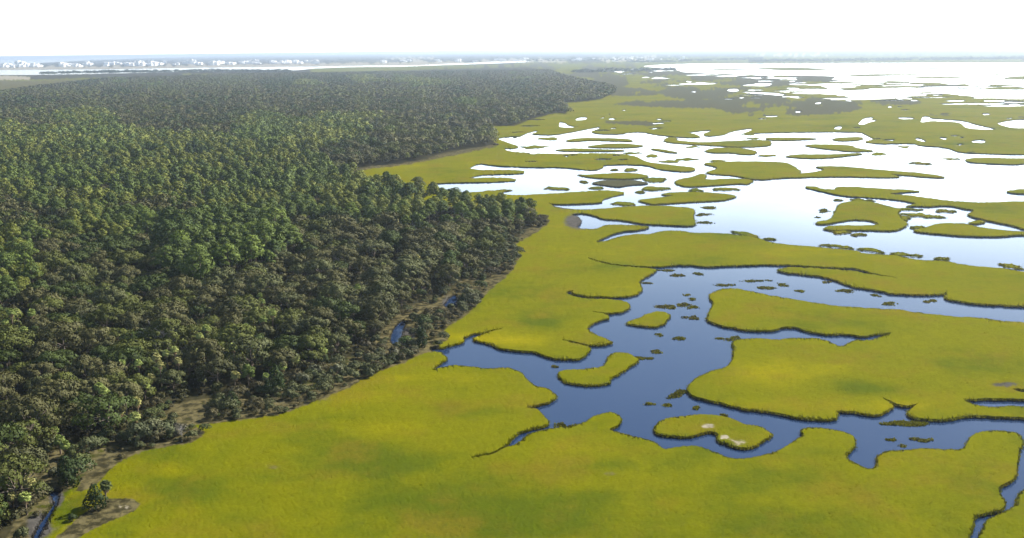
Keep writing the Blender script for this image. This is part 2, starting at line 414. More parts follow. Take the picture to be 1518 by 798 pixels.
def _lens(x, y, w_, h_):
    a = np.linspace(0, 2 * math.pi, 14, endpoint=False)
    r = 1 + _rp.uniform(-.35, .35, 14)
    return [(x + w_ * math.cos(t) * k, y + h_ * math.sin(t) * k - 0.01 * w_ * math.cos(t)) for t, k in zip(a, r)]
for _ in range(260):     # the thread-like channels and ponds of the far marsh
    t_ = _rp.random() ** 1.4
    x_ = 870 + 900 * _rp.random() ** .8; y_ = 95 + 62 * t_
    if x_ < 1000 and y_ < 104 or (y_ > 128 and x_ < 1060): continue
    if 1050 < x_ < 1390 and 148 < y_ < 172: continue
    W_EXTRA.append(_lens(x_, y_, _rp.uniform(6, 34) * (1.4 if x_ > 1180 else .8), _rp.uniform(.5, 1.25) * (1.3 if x_ > 1200 else .9)))
for _ in range(90):
    W_EXTRA.append(_lens(_rp.uniform(1225, 1760), _rp.uniform(111, 150), _rp.uniform(8, 45), _rp.uniform(.5, 1.4)))
for _ in range(26):
    W_EXTRA.append(_lens(_rp.uniform(760, 1000), _rp.uniform(176, 240), _rp.uniform(4, 14), _rp.uniform(.6, 1.3)))
for _ in range(22):
    W_EXTRA.append(_lens(_rp.uniform(1120, 1518), _rp.uniform(158, 232), _rp.uniform(3, 12), _rp.uniform(.5, 1.3)))
ADD_LAND = [
 # marsh points that run in from the right edge of the view
 [(1189,276.4),(1208,275.6),(1217,279.5),(1242,281),(1236,276.4),(1276,277),(1302,279.5),(1345,281),(1369,283),(1340,284.5),(1313,287),(1347,288.7),(1381,294),(1413,298),(1461,300),(1518,298),(1760,296),(2000,298),(2000,358),(1760,350),(1518,340),(1508,335),(1468,327),(1455,324),(1432,318),(1447,311),(1429,309),(1413,304.6),(1392,304),(1376,306),(1360,304.6),(1342,306),(1352,303.2),(1360,301),(1329,295.3),(1287,292),(1250,290),(1223,284.3)],
 [(1350,341.4),(1371,337.5),(1392,331),(1434,331),(1447,336.2),(1487,341.4),(1518,343.3),(1640,344),(1640,350),(1518,346.7),(1487,349.4),(1445,350),(1381,345.4)],
 [(1429,234.5),(1470,233.5),(1518,235),(1640,236),(1640,243),(1518,242),(1503,243.7),(1434,240.5)],
 [(1485,283.5),(1518,279.5),(1640,280),(1640,289),(1518,287.4)],
 # streaks of marsh in the far bay
 [(1252,112.2),(1275,109.8),(1376,110),(1400,112),(1330,111.6),(1280,113)], [(1329,115.8),(1360,114.2),(1385,113.8),(1442,114.6),(1400,116.4)],
 [(1352,101.5),(1385,100.6),(1405,101.6),(1380,102.2)], [(1455,111),(1484,109.8),(1490,111.4),(1470,112)], [(1285,104),(1330,106.6),(1325,107.4),(1290,105)],
 [(1480,116),(1518,112),(1640,111),(1640,119),(1518,118.5)], [(1120,101),(1175,99.5),(1240,103),(1180,105),(1125,102.4)], [(1050,102.5),(1110,101.8),(1115,103),(1060,104)], [(1420,97),(1500,97.5),(1498,98.6),(1430,98.4)], [(1300,95.5),(1345,95),(1342,96.4)],
]
ZONE_BROWN = [
 [(80,800),(100,785),(118,765),(140,752),(158,740),(190,739),(208,746),(200,758),(170,770),(140,783),(112,800)],
 [(108,735),(135,690),(160,663),(200,657),(245,648),(292,634),(306,642),(285,656),(205,669),(168,690),(146,716)],
 [(278,622),(330,600),(360,583),(405,572),(440,583),(470,576),(510,558),(540,540),(595,518),(640,506),(655,514),(625,526),(565,550),(515,576),(450,602),(420,614),(345,624),(300,630)],
 [(540,505),(560,470),(600,448),(640,425),(660,405),(690,385),(715,360),(760,335),(800,322),(816,330),(794,346),(764,362),(772,380),(754,407),(724,432),(704,457),(684,472),(654,492),(668,505),(640,508),(600,522),(560,525)],
 [(494,252),(530,241),(600,237),(660,219),(732,210),(738,217),(665,232),(605,244),(545,251),(515,259)],
 [(215,585),(235,580),(255,605),(240,615),(222,612)],
 [(0,790),(25,775),(60,770),(40,800),(10,830),(-60,860),(-60,820)],
 [(64,655),(90,645),(95,660),(80,672)],
]
ZONE_GREEN = [[(48,680),(60,660),(95,645),(120,650),(110,690),(75,725),(60,770),(20,800),(30,730)], [(250,600),(330,590),(330,605),(270,625)], [(90,750),(115,735),(128,728),(130,745),(110,765),(85,790),(70,800)]]
ZONE_DARK = [
 [(790,102),(900,97),(1000,95),(1060,103),(1068,111),(960,110),(900,117),(845,113)],
 [(845,121),(900,116),(960,108),(1068,110),(1140,112),(1230,113),(1250,118),(1215,124),(1150,129),(1100,131),(1180,141),(1250,150),(1340,147),(1368,150),(1360,154),(1330,158),(1285,158),(1255,168),(1200,172),(1150,173),(1100,172),(1066,170),(1078,165),(1060,161),(1010,160),(960,158),(905,155),(940,150),(1020,148),(960,142),(905,143),(908,134)],
 [(870,180.5),(905,180),(960,179.6),(980,184),(965,187),(930,184.5)],
 [(1355,128),(1420,126),(1450,131),(1380,131.5)], [(1365,137),(1400,134.5),(1420,137),(1390,141)],
 [(1372,170),(1400,168.6),(1416,171),(1390,172)], [(1470,150),(1518,148),(1640,150),(1640,156),(1518,158)], [(1500,174),(1560,169),(1600,172),(1530,176)],
 [(1092,152),(1160,150),(1240,158),(1160,160)],
]
ZONE_SAND_FAR = [
 [(-300,110),(0,112),(44,114),(46,118),(0,118.5),(-300,118)],
 [(-300,102.5),(0,100),(60,99.3),(160,99.5),(260,98.2),(400,96),(470,95),(560,93),(640,91.6),(700,92.5),(670,95),(617,96.8),(540,97.4),(459,99.4),(400,99.8),(263,101.4),(158,103.4),(0,104.4),(-300,107.5)],
 [(560,86),(640,85.3),(650,87.5),(580,88)], [(700,91),(790,88.5),(860,90),(830,92.2),(720,93)], [(880,88),(930,85),(1000,84.5),(960,90),(900,92)], [(1120,81.5),(1230,80.5),(1240,83),(1130,84)],
]
ZONE_MEADOW = [[(-300,118),(0,118),(50,119),(150,115.8),(150,118.5),(60,128),(0,136),(-300,150)], [(270,110.5),(315,109.8),(312,112),(275,112.5)]]
INNER = [(-100,900),(60,800),(90,740),(150,690),(280,640),(330,605),(420,590),(520,555),(600,515),(650,480),(700,440),(730,400),(780,335),(700,340),(600,420),(520,480),(400,530),(240,560),(100,620),(-100,700)]
FOREST = [(-700,1100),(-200,1000),(10,800),(28,760),(40,700),(52,668),(95,660),(140,658),(178,645),(205,618),(216,592),(262,597),(316,590),(369,581),(430,566),(470,544),(540,526),(564,497),(580,468),(612,453),(658,435),(690,410),(728,377),(742,362),(772,346),(800,327),(786,322),(740,318),(690,310),(640,300),(590,290),(540,276),(505,264),(497,262),(512,253),(564,245),(604,241.5),(630,236),(659,226.5),(707,219),(735,214.5),(724,196),(715,188),(740,187),(763,187),(787,177),(827,167),(845,170.5),(836,158),(831,153),(853,152),(888,148),(909,139),(905,131),(872,124),(842,117),(812,106),(780,99),(700,101.5),(600,104.5),(500,107),(440,110),(330,113),(270,116),(150,120),(60,131),(0,140),(-300,156),(-700,175)]

TONES = [  # x, y, rx, ry, change: darker green (-) or yellower (+) stands of grass
 (560,690,48,13,-.45),(545,672,60,20,-.2),(800,478,38,12,-.4),(1290,572,75,15,-.35),(1240,568,50,16,-.2),(270,722,60,22,-.3),(200,668,80,18,-.3),(255,698,26,9,.35),(190,722,24,8,.3),
 (560,638,80,14,.3),(1190,556,130,22,.35),(1140,600,120,14,.25),(840,665,70,14,.25),(700,500,60,12,.25),(770,505,60,10,.3),(1340,600,80,12,.2),(900,372,120,12,.15),(1150,375,140,10,.2),
 (640,745,160,20,-.15),(760,775,120,30,-.3),(1000,760,200,30,-.05),(880,740,60,14,-.25),(1270,665,60,18,-.15),(720,400,60,30,-.12),(880,395,80,14,-.15),(1400,540,150,25,-.15),(1450,700,60,30,-.2),
 (1250,188,40,6,-.2),(1450,215,80,8,-.15),(990,165,70,5,.1),(560,590,70,14,.15),(640,600,60,14,-.15),(700,610,50,12,-.2),(480,640,60,12,-.2),(350,690,90,18,.05),(430,740,120,20,.1),(250,780,100,20,.05),(600,560,60,10,.2),
 (1120,440,60,8,.1),(1300,480,120,10,-.1),(690,560,50,10,.2),(930,690,80,10,-.1),(1040,700,90,12,.1),(1180,740,160,20,.1),(1480,430,120,12,.1),(700,240,50,5,.15),(580,248,40,4,.12),
]
BROWNISH = [(905,703,22,6),(985,713,12,2.5),(470,592,40,8),(405,693,22,7),(700,622,24,5),(1395,600,14,3),(620,480,20,20),(415,602,30,9)]

def soft(poly, x, y, r):
    """how far inside (0..1) with an edge about r pixels wide"""
    acc = np.zeros(np.shape(x))
    for k in range(8):
        a = k * math.pi / 4; rr = r * (1.0 if k % 2 else 0.55)
        acc += inside(poly, x + rr * math.cos(a), y + rr * 0.5 * math.sin(a))
    return acc / 8

def zones(x, y):
    x = np.asarray(x, float); y = np.asarray(y, float)
    dy_ = y - hy(x)
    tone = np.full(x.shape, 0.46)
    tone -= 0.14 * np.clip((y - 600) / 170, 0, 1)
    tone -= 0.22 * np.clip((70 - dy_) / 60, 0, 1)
    for cx, cy, rx, ry, d in TONES:
        q = ((x - cx) / rx) ** 2 + ((y - cy) / ry) ** 2
        tone += d * np.exp(-q * 1.1)
    brown = np.zeros(x.shape); dark = np.zeros(x.shape); sand = np.zeros(x.shape); forest = np.zeros(x.shape); wet = np.zeros(x.shape)
    for p in ZONE_BROWN: brown = np.maximum(brown, soft(p, x, y, 5))
    for cx, cy, rx, ry in BROWNISH:
        q = ((x - cx) / rx) ** 2 + ((y - cy) / ry) ** 2
        brown = np.maximum(brown, 0.42 * np.exp(-q))
    for p in ZONE_GREEN:
        g = soft(p, x, y, 6); brown = brown * (1 - g) + 0.25 * g; tone -= 0.25 * g
    for p in ZONE_DARK: dark = np.maximum(dark, soft(p, x, y, 2.5))
    st = fbm(x, y * 7, 34, 21, 5)
    far = (dy_ < 64) & (dy_ > 20)
    dark = dark * np.clip(0.72 + (st - 0.45) * 6.0, 0.1, 1)
    dark = np.where(far, np.clip(dark + (st - 0.53) * 3.0 * np.clip((64 - dy_) / 16, 0, 1), 0, 1), dark)
    for p in ZONE_SAND_FAR: sand = np.maximum(sand, soft(p, x, y, 1.0))
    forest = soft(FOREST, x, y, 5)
    meadow = np.zeros(x.shape)
    for p in ZONE_MEADOW: meadow = np.maximum(meadow, soft(p, x, y, 2))
    brown = np.maximum(brown, meadow * 0.55)
    inner = soft(INNER, x, y, 6)
    brown = np.maximum(brown, 0.6 * inner); tone = tone - 0.35 * inner
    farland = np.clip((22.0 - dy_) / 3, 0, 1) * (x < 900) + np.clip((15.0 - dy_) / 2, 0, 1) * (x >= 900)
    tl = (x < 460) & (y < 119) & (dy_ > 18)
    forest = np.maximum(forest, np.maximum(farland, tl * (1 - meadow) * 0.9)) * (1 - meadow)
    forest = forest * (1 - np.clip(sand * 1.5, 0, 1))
    for cx, cy, rx, ry in ((1490, 570, 22, 3.5), (858, 328, 24, 13), (845, 306, 28, 4), (842, 626, 20, 4), (58, 780, 20, 26), (84, 738, 13, 16), (600, 500, 16, 16), (668, 448, 14, 10)):
        q = ((x - cx) / rx) ** 2 + ((y - cy) / ry) ** 2
        wet = np.maximum(wet, np.exp(-q))
    for cx, cy, rx, ry in ((1051, 632, 11, 4.5), (1093, 655, 17, 5.5), (1074, 648, 8, 3.5), (184, 753, 9, 2), (134, 690, 6, 5), (70, 660, 14, 6)):
        q = ((x - cx) / rx) ** 2 + ((y - cy) / ry) ** 2
        sand = np.maximum(sand, 0.62 * np.exp(-q ** 2))
    return np.stack([np.clip(tone, 0, 1), brown, dark], 1), np.stack([forest, sand, wet], 1)

LOOPS_WATER = [rough(W_NEAR, 0.75, 2.2, 1), rough(W_LAGOON, 0.6, 2.2, 1)] + [rough(p, 0.4, 2.0, 2) for p in W_EXTRA]
LOOPS_LAND = [rough(p, 0.5, 2.0, 2) for p in ADD_LAND]

def is_land(x, y):
    w = np.zeros(np.shape(x), bool)
    for p in LOOPS_WATER: w |= inside(p, x, y)
    a = np.zeros(np.shape(x), bool)
    for p in LOOPS_LAND: a |= inside(p, x, y)
    return ~w | a

def triangulate(pts, loops, keep):
    """constrained triangulation in the photo's plane; returns kept triangles, points, and boundary edges"""
    vs_ = [Vector((float(a), float(b))) for a, b in pts]
    n0 = len(vs_); ed = []
    for lp in loops:
        s = len(vs_)
        vs_ += [Vector((float(a), float(b))) for a, b in lp]
        k = len(lp)
        ed += [(s + i, s + (i + 1) % k) for i in range(k)]
    V, E, F, *_ = delaunay_2d_cdt(vs_, ed, [], 0, 1e-6)
    V = np.array([(v.x, v.y) for v in V]); F = np.array([tuple(t) for t in F if len(t) == 3], int)
    c = V[F].mean(axis=1)
    F = F[keep(c[:, 0], c[:, 1])]
    used, inv = np.unique(F, return_inverse=True)
    V = V[used]; F = inv.reshape(-1, 3)
    e = np.concatenate([F[:, [0, 1]], F[:, [1, 2]], F[:, [2, 0]]])
    key = np.sort(e, axis=1)
    code = key[:, 0].astype(np.int64) * (len(V) + 1) + key[:, 1]
    u, first, cnt = np.unique(code, return_index=True, return_counts=True)
    return V, F, e[first[cnt == 1]]

def bank_mesh(name, V, F, B, top=LAND_Z, bump=0.06, mat=None, edge_drop=0.28):
    """flat grass top with small hummocks and banks that go below the water"""
    P = ground(V[:, 0], V[:, 1], top)
    n = (fbm(P[:, 0], P[:, 1], 6, 5, 3) - 0.5) * 2 * bump + rng.normal(0, bump * 0.35, len(P))
    P[:, 2] += n
    edge = np.zeros(len(P), bool); edge[np.unique(B)] = True
    P[edge, 2] -= edge_drop * 1.7 * rng.random(edge.sum()) * np.clip(vnoise(P[edge, 0], P[edge, 1], 7, 15) * 1.6 - .2, 0, 1)
    # orientation up
    a = P[F]; nz = np.cross(a[:, 1] - a[:, 0], a[:, 2] - a[:, 0])[:, 2]
    F = np.where((nz < 0)[:, None], F[:, ::-1], F)
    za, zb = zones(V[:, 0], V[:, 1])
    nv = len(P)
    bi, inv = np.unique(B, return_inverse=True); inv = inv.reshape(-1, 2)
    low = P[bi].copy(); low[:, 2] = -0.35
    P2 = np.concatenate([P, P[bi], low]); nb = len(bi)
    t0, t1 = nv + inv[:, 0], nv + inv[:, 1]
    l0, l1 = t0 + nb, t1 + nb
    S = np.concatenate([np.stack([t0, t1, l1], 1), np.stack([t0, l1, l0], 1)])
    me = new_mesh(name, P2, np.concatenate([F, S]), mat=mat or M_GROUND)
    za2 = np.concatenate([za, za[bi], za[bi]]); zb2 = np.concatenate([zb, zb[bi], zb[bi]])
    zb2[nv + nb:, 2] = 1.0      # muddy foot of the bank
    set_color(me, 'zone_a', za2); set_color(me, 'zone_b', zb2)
    return me

# the mainland: one sheet of marsh, forest floor and far shores reaching towards the horizon
gx, gy = [], []
def grid(x0, x1, y0, y1, sx, sy):
    a, b = np.meshgrid(np.arange(x0, x1, sx), np.arange(y0, y1, sy))
    a = a + rng.uniform(-.45, .45, a.shape) * sx; b = b + rng.uniform(-.45, .45, b.shape) * sy
    gx.append(a.ravel()); gy.append(b.ravel())
grid(-30, 1550, 200, 815, 4.6, 4.2)
grid(-30, 1550, 104, 200, 6.0, 1.5)
grid(-30, 1550, 74, 104, 14, 1.3)
grid(-690, -30, 84, 1080, 16, 12); grid(1550, 1990, 70, 1000, 16, 12); grid(-30, 1550, 815, 1080, 12, 12)
gx = np.concatenate(gx); gy = np.concatenate(gy)
m = gy > hy(gx) + 4.0
gx, gy = gx[m], gy[m]
m = is_land(gx, gy)
gx, gy = gx[m], gy[m]
OUT = [(-700, hy(-700) + 3.2), (-350, hy(-350) + 3.2), (0, hy(0) + 3.2), (500, hy(500) + 3.2), (1000, hy(1000) + 3.2), (1500, hy(1500) + 3.2), (2000, hy(2000) + 3.2), (2000, 1100), (-700, 1100)]
LV, LF, LB = triangulate(np.stack([gx, gy], 1), LOOPS_WATER + LOOPS_LAND + [np.array(OUT)],
                         lambda x, y: is_land(x, y) & inside(OUT, x, y))
me = bank_mesh('marsh_ground', LV, LF, LB)
tag(link('ground', me), 'flat yellow green salt marsh and forest floor cut by winding tidal creeks', 'ground', kind='structure')

# ---------------------------------------------------------------- grass blades
def blade_mesh(name, px, py, z, h, wd, n_per=3, za=None, zb=None, lean=0.35, mat=None, soft_normals=True):
    """upright grass clumps: n_per narrow leaning triangles round each point"""
    P = ground(px, py, LAND_Z); P[:, 2] = z
    P = np.repeat(P, n_per, axis=0); k = len(P)
    h = np.repeat(np.broadcast_to(h, (len(px),)), n_per) * rng.uniform(.6, 1.15, k)
    wd = np.repeat(np.broadcast_to(wd, (len(px),)), n_per) * rng.uniform(.6, 1.2, k)
    a = rng.uniform(0, 2 * math.pi, k)
    d = np.stack([np.cos(a), np.sin(a), np.zeros(k)], 1)
    off = rng.normal(0, 1, (k, 2)) * wd[:, None] * 0.6
    P[:, :2] += off
    b2 = rng.uniform(0, 2 * math.pi, k); ln = rng.uniform(0, lean, k) * h
    tip = P + np.stack([np.cos(b2) * ln, np.sin(b2) * ln, h], 1)
    V = np.stack([P - d * wd[:, None] / 2, P + d * wd[:, None] / 2, tip], 1).reshape(-1, 3)
    F = np.arange(3 * k).reshape(-1, 3)
    me = new_mesh(name, V, F, mat=mat or M_BLADE)
    if za is None: za, zb = zones(px, py)
    if soft_normals:
        nn = np.repeat(np.array([[0, 0, 1.0]]) + rng.normal(0, .15, (k, 3)), 3, axis=0)
        nn /= np.linalg.norm(nn, axis=1, keepdims=True)
        me.polygons.foreach_set('use_smooth', np.ones(k, bool))
        me.normals_split_custom_set_from_vertices(nn.tolist())
    set_color(me, 'zone_a', np.repeat(za, n_per * 3, axis=0)); set_color(me, 'zone_b', np.repeat(zb, n_per * 3, axis=0))
    return me

# near marsh: standing grass over the sheet, thick along the banks
bx = rng.uniform(0, 1518, 330000); by = rng.uniform(395, 815, 330000)
p_keep = np.clip((by - 380) / 250, 0.15, 1)
m = rng.random(len(bx)) < p_keep
bx, by = bx[m], by[m]
m = is_land(bx, by) & ~(inside(FOREST, bx, by) & (rng.random(len(bx)) < 0.8)); bx, by = bx[m], by[m]
e0, e1 = LV[LB[:, 0]], LV[LB[:, 1]]
t = rng.random((len(LB), 5, 1))
ep = (e0[:, None] * t + e1[:, None] * (1 - t)).reshape(-1, 2)
ep = ep[(ep[:, 1] > 300) & (ep[:, 1] < 815) & (ep[:, 0] > -20) & (ep[:, 0] < 1540)]
gxx = np.concatenate([bx, ep[:, 0]]); gyy = np.concatenate([by, ep[:, 1]])
isE = np.arange(len(gxx)) >= len(bx)
jx = gxx + rng.normal(0, 3, len(gxx)) * ~isE; jy = gyy + rng.normal(0, 2, len(gxx)) * ~isE
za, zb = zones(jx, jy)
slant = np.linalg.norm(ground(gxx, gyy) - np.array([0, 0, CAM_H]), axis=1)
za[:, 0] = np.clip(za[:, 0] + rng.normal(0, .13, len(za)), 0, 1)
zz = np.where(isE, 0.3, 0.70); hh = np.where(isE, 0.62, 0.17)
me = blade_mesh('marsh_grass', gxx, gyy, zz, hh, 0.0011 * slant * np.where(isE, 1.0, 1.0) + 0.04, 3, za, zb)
tag(link('marsh_grass', me), 'standing yellow green cordgrass covering the flat marsh and fringing its banks', 'grass', kind='stuff')

# ---------------------------------------------------------------- islands: each one a thing
def island(poly, label, group=None, top=0.8, amp=0.6, blades=True, dens=0.06, dark=0.0, tone=0.0, name='marsh_island', cat='marsh island'):
    lp = rough(poly, amp, 2.0, 2, seed=len(bpy.data.objects) % 7)
    x0, y0 = lp.min(axis=0); x1, y1 = lp.max(axis=0)
    near = (y0 + y1) / 2 > 350
    s = 3.6 if near else 3.0
    a, b = np.meshgrid(np.arange(x0, x1, s), np.arange(y0, y1, s * (0.9 if near else 0.5)))
    a = (a + rng.uniform(-.4, .4, a.shape) * s).ravel(); b = (b + rng.uniform(-.4, .4, b.shape) * s * .5).ravel()
    k = inside(lp, a, b)
    V, F, B = triangulate(np.stack([a[k], b[k]], 1), [lp], lambda x, y: inside(lp, x, y))
    c = ground(np.array([lp[:, 0].mean()]), np.array([lp[:, 1].mean()]), 0.0)[0]
    me = bank_mesh(name, V, F, B, top=top, bump=0.06)
    va = np.empty(len(me.vertices) * 4, np.float32); me.color_attributes['zone_a'].data.foreach_get('color', va); va = va.reshape(-1, 4)
    va[:, 0] = np.clip(va[:, 0] + tone, 0, 1); va[:, 2] = np.maximum(va[:, 2], dark); me.color_attributes['zone_a'].data.foreach_set('color', va.ravel())
    me.transform(Matrix.Translation(-Vector(c)))
    o = tag(link(name, me, loc=c), label, cat, group)
    if blades:
        pm = ground(V[:, 0], V[:, 1])
        area = (x1 - x0) * (y1 - y0)
        n = int(min(6000, area * dens)) + 20
        qx = rng.uniform(x0, x1, n); qy = rng.uniform(y0, y1, n); k = inside(lp, qx, qy); qx, qy = qx[k], qy[k]
        t_ = rng.random((len(B), 4, 1)); ee = (V[B[:, 0]][:, None] * t_ + V[B[:, 1]][:, None] * (1 - t_)).reshape(-1, 2)
        ax = np.concatenate([qx, ee[:, 0]]); ay = np.concatenate([qy, ee[:, 1]])
        za, zb = zones(ax, ay); za[:, 0] = np.clip(za[:, 0] + tone, 0, 1); za[:, 2] = np.maximum(za[:, 2], dark)
        sl = np.linalg.norm(ground(ax, ay) - np.array([0, 0, CAM_H]), axis=1)
        isE_ = np.arange(len(ax)) >= len(qx)
        g = blade_mesh('grass_cover', ax, ay, np.where(isE_, 0.2, top - .16), np.where(isE_, max(.3, top - .2), .22), 0.0013 * sl + .05, 3, za, zb)
        g.transform(Matrix.Translation(-Vector(c)))
        tag(link('grass_cover', g, o), kind='stuff')
    return o

ISL = [
 ([(827,552),(832,549),(896,544),(899,536),(902,527),(911,521.4),(930,523),(948,532),(938,538.6),(922,550.4),(901,562),(906,567.6),(877,570.7),(843,567),(832,561)], 'boomerang shaped grass island in the dark near channel'),
 ([(969,633),(977,622),(1025,614),(1064,614.4),(1090,622),(1104,629),(1125,630),(1140,639),(1147,643.5),(1134,650),(1130,652),(1117,662),(1096,663),(1077,656.5),(1061,650),(1067,642),(1054,638),(1038,641),(1025,646.5),(993,645),(972,642)], 'crescent grass island with two bare sandy patches on its shore'),
 ([(925,478),(948,471),(964,463.5),(977,461),(990,463.5),(994,467),(989,471.4),(985,479),(972,484),(945,482)], 'small teardrop grass island at the head of the near channel'),
 ([(1242,303),(1255,299),(1276,296),(1297,300),(1318,306),(1337,310),(1329,314),(1334,322),(1347,332),(1334,339),(1323,341.4),(1276,340),(1237,340.7),(1218,339),(1234,333.5),(1266,334.5),(1302,333.5),(1300,329.6),(1287,325.6),(1260,324.3),(1223,332),(1208,331),(1215,327),(1231,325.6),(1238,314)], 'hook shaped grass island curled round a small pool'),
 ([(1043,256.3),(1069,248.4),(1038,241.8),(1075,239.2),(1134,239.2),(1165,240.5),(1176,245.8),(1189,255),(1181,257.3),(1205,255.5),(1226,251),(1205,246.6),(1244,245.8),(1313,252.4),(1376,257),(1405,263),(1376,262.4),(1313,256.8),(1337,261.6),(1318,263),(1250,260.8),(1157,263),(1123,266.8),(1090,260),(1069,258.4)], 'long winged grass island reaching across the bright lagoon'),
 ([(943,296.6),(974,292.7),(1003,290),(977,287.4),(1003,284.3),(1056,284.8),(1096,290),(1075,296),(1038,298),(977,301.5),(967,302.7)], 'arrow shaped grass island pointing into the wide lagoon'),
 ([(1000,271.6),(1003,266.4),(1025,262.4),(1040,257),(1048,259),(1043,266.5),(1082,264.5),(1119,265.5),(1109,273),(1093,271.6),(1056,274.3),(1019,276.6)], 'forked grass island just above the arrow shaped one'),
 ([(854.6,258.4),(872,258.8),(930,255.3),(964,259.8),(951,264.2),(898,264.5),(872,262)], 'low grass island with a muddy top in the pale upper lagoon'),
 ([(982,209),(990,203),(1004,204),(1001,208),(1040,211),(1060,210),(1140,206),(1145,216),(1100,218),(1050,215),(1000,212)], 'broad flat grass island at the top of the bright lagoon'),
 ([(1043,223.4),(1056,219.4),(1093,218),(1122,223.4),(1119,228.6),(1101,228.6),(1083,226),(1056,226.5)], 'leaf shaped grass island south of the broad flat one'),
 ([(964,219.4),(985,221.5),(1007,226.5),(990,225.5),(970,222)], 'thin pointed grass island lying along the bright channel'),
 ([(866,216.8),(914,211.5),(959,215.5),(935,218.6),(888,218.6)], 'flat green island where the bright channel divides'),
 ([(1231,205),(1279,202.3),(1276,207.6),(1242,209)], 'small oval grass island under the upper lagoon shore'),
 ([(1133,204),(1171,203.6),(1218,205),(1181,207.6),(1142,207.6)], 'thin grass bar along the upper lagoon shore'),
 ([(1188,215.5),(1213,213.5),(1263,215),(1266,219),(1300,223.4),(1266,224.7),(1229,221.3)], 'sloping grass island with a ragged tail in white water'),
 ([(1160,231.8),(1181,228.6),(1237,228.8),(1271,226.5),(1280,228),(1226,234),(1197,234.4)], 'long low grass bar in the white water under the sloping island'),
 ([(1434,330),(1453,325.6),(1460,328),(1450,331.5)], 'little grass island off the dark point beside the hook shaped island'),
 ([(837,207.6),(866,203.8),(932,205.5),(940,210),(908,208.5),(870,207.5),(846,210)], 'thin forked grass bar among the narrow upper channels'),
 ([(819,222),(850,219.6),(877,220.7),(927,222),(922,223.8),(845,224)], 'narrow straight grass bar beside the upper peninsula'),
]
for p, lab in ISL:
    island(p, lab)
def ell(x, y, rx, ry, slant=0.0, n=14):
    k = rng.uniform(.55, 1.3, n)
    return [(x + rx * math.cos(a) * q, y + ry * math.sin(a) * q + slant * rx * math.cos(a)) for a, q in zip(np.linspace(0, 2 * math.pi, n, endpoint=False), k)]
island([(874,271),(900,266.5),(940,266.5),(966,272),(930,274),(915,277),(895,274)], 'dark muddy island with hardly any grass in the pale lagoon', dark=0.9)

# slivers and clumps of grass in the water
SLIVERS = [(1020,236,14,1.8,0),(993,239.2,14,2,0),(966,231.3,8,2.5,0),(938,227,14,1.5,0),(1064,238,13,1.5,0),(792,217.8,20,2.2,0),(811,205.5,14,2.2,0),(1026,217.6,10,1.3,0),(1109,198.6,12,1.6,0),
 (1364,241.8,16,1.6,.03),(1412,235,11,1.6,0),(1302,227.8,9,2.3,0),(1339,217.6,8,1.4,.05),(1118,205,9,1.6,0),(1138,230,12,1.4,0),
 (924,301,14,2.5,0),(972,279,18,3.2,0),(1030,281.4,8,2,0),(1077,279.5,17,2,0),(949,283.5,4,1.5,0),(828,278.7,19,2,.05),(884,277.7,8,1.5,0),(972,265.8,15,3,0),(935,251,9,1.8,0),(911,251,4,1,0),(865,268.5,5,1.5,0),
 (1104,346.5,21,2.8,.2),(1143,352.8,8,1.2,0),(1242,364.4,20,2.2,.1),(1293,370,20,2.3,.13),(1343,376.4,23,2.3,.08),(1396,382.3,9,1.6,.1),(1500,393.4,16,2.4,.15),
 (1243,295.9,5,1,0),(1270,295.3,7,1.4,0),(1289,296.4,5,1.2,0),(1246,342.4,13,2.3,0),(1273,346.4,9,1.7,0),(1401,311.7,12,2,0),(1368,318.5,28,2.4,.05),(1340,322.5,7,3,0),(1360,336,12,1.8,0),(1340,309.6,22,1.5,.03),(745,282,10,1.2,0)]
for x, y, rx, ry, s_ in SLIVERS:
    g_ = 'thin dark grass slivers in the bright lagoon' if y < 330 else 'dark grass bars along the lower lagoon shore'
    lab = 'thin dark sliver of grass rising from the bright lagoon' if y < 330 else 'low dark grass bar just off the lagoon shore'
    if y < 245: g_, lab = 'grass slivers in the farthest bright channels', 'narrow grass sliver among the farthest bright channels'
    island(ell(x, y, rx * 1.1, ry, s_), lab, g_, dark=0.12, tone=-.12, top=0.42, amp=1.3, blades=y > 240, name='grass_sliver', cat='grass bar')

def clump(x, y, rx, ry, label, group, cover=0.5, dark=0.12, brown=0.0, tone=.02, slant=0.0):
    """an open clump of blades standing in the water: no solid base, water shows between"""
    n = int(26 + rx * ry * 6.5 * cover)
    nb_ = int(3 + rx / 4)                       # several overlapping tussocks, strung along the clump
    bx_ = rng.uniform(-.8, .8, nb_); by_ = rng.uniform(-.5, .5, nb_); bs_ = rng.uniform(.25, .6, nb_)
    w_ = rng.integers(nb_, size=n); a = rng.uniform(0, 2 * math.pi, n); r = np.sqrt(rng.random(n)) * bs_[w_]
    ux = bx_[w_] + r * np.cos(a); uy = by_[w_] + r * np.sin(a)
    px = x + rx * ux; py = y + ry * uy + slant * rx * ux
    k = vnoise(px, py * 2, 5, 9) > 0.62 - 0.6 * cover
    if k.sum() > 12: px, py = px[k], py[k]
    za, zb = zones(px, py)
    za[:, 0] = np.clip(za[:, 0] + tone, 0, 1)
    za[:, 1] = np.where(rng.random(len(px)) < brown * .55, 0.9, za[:, 1]); za[:, 2] = np.where(rng.random(len(px)) < dark * .35, 0.95, 0)
    zb[:, 2] = 0
    c = ground(np.array([x]), np.array([y]), 0.0)[0]
    sl = np.linalg.norm(c - np.array([0, 0, CAM_H]))
    me = blade_mesh('grass_clump', px, py, np.full(len(px), -0.05), np.full(len(px), 0.42), 0.0017 * sl + .06, 4, za, zb, 0.6)
    me.transform(Matrix.Translation(-Vector(c)))
    return tag(link('grass_clump', me, loc=c), label, 'grass clump', group)

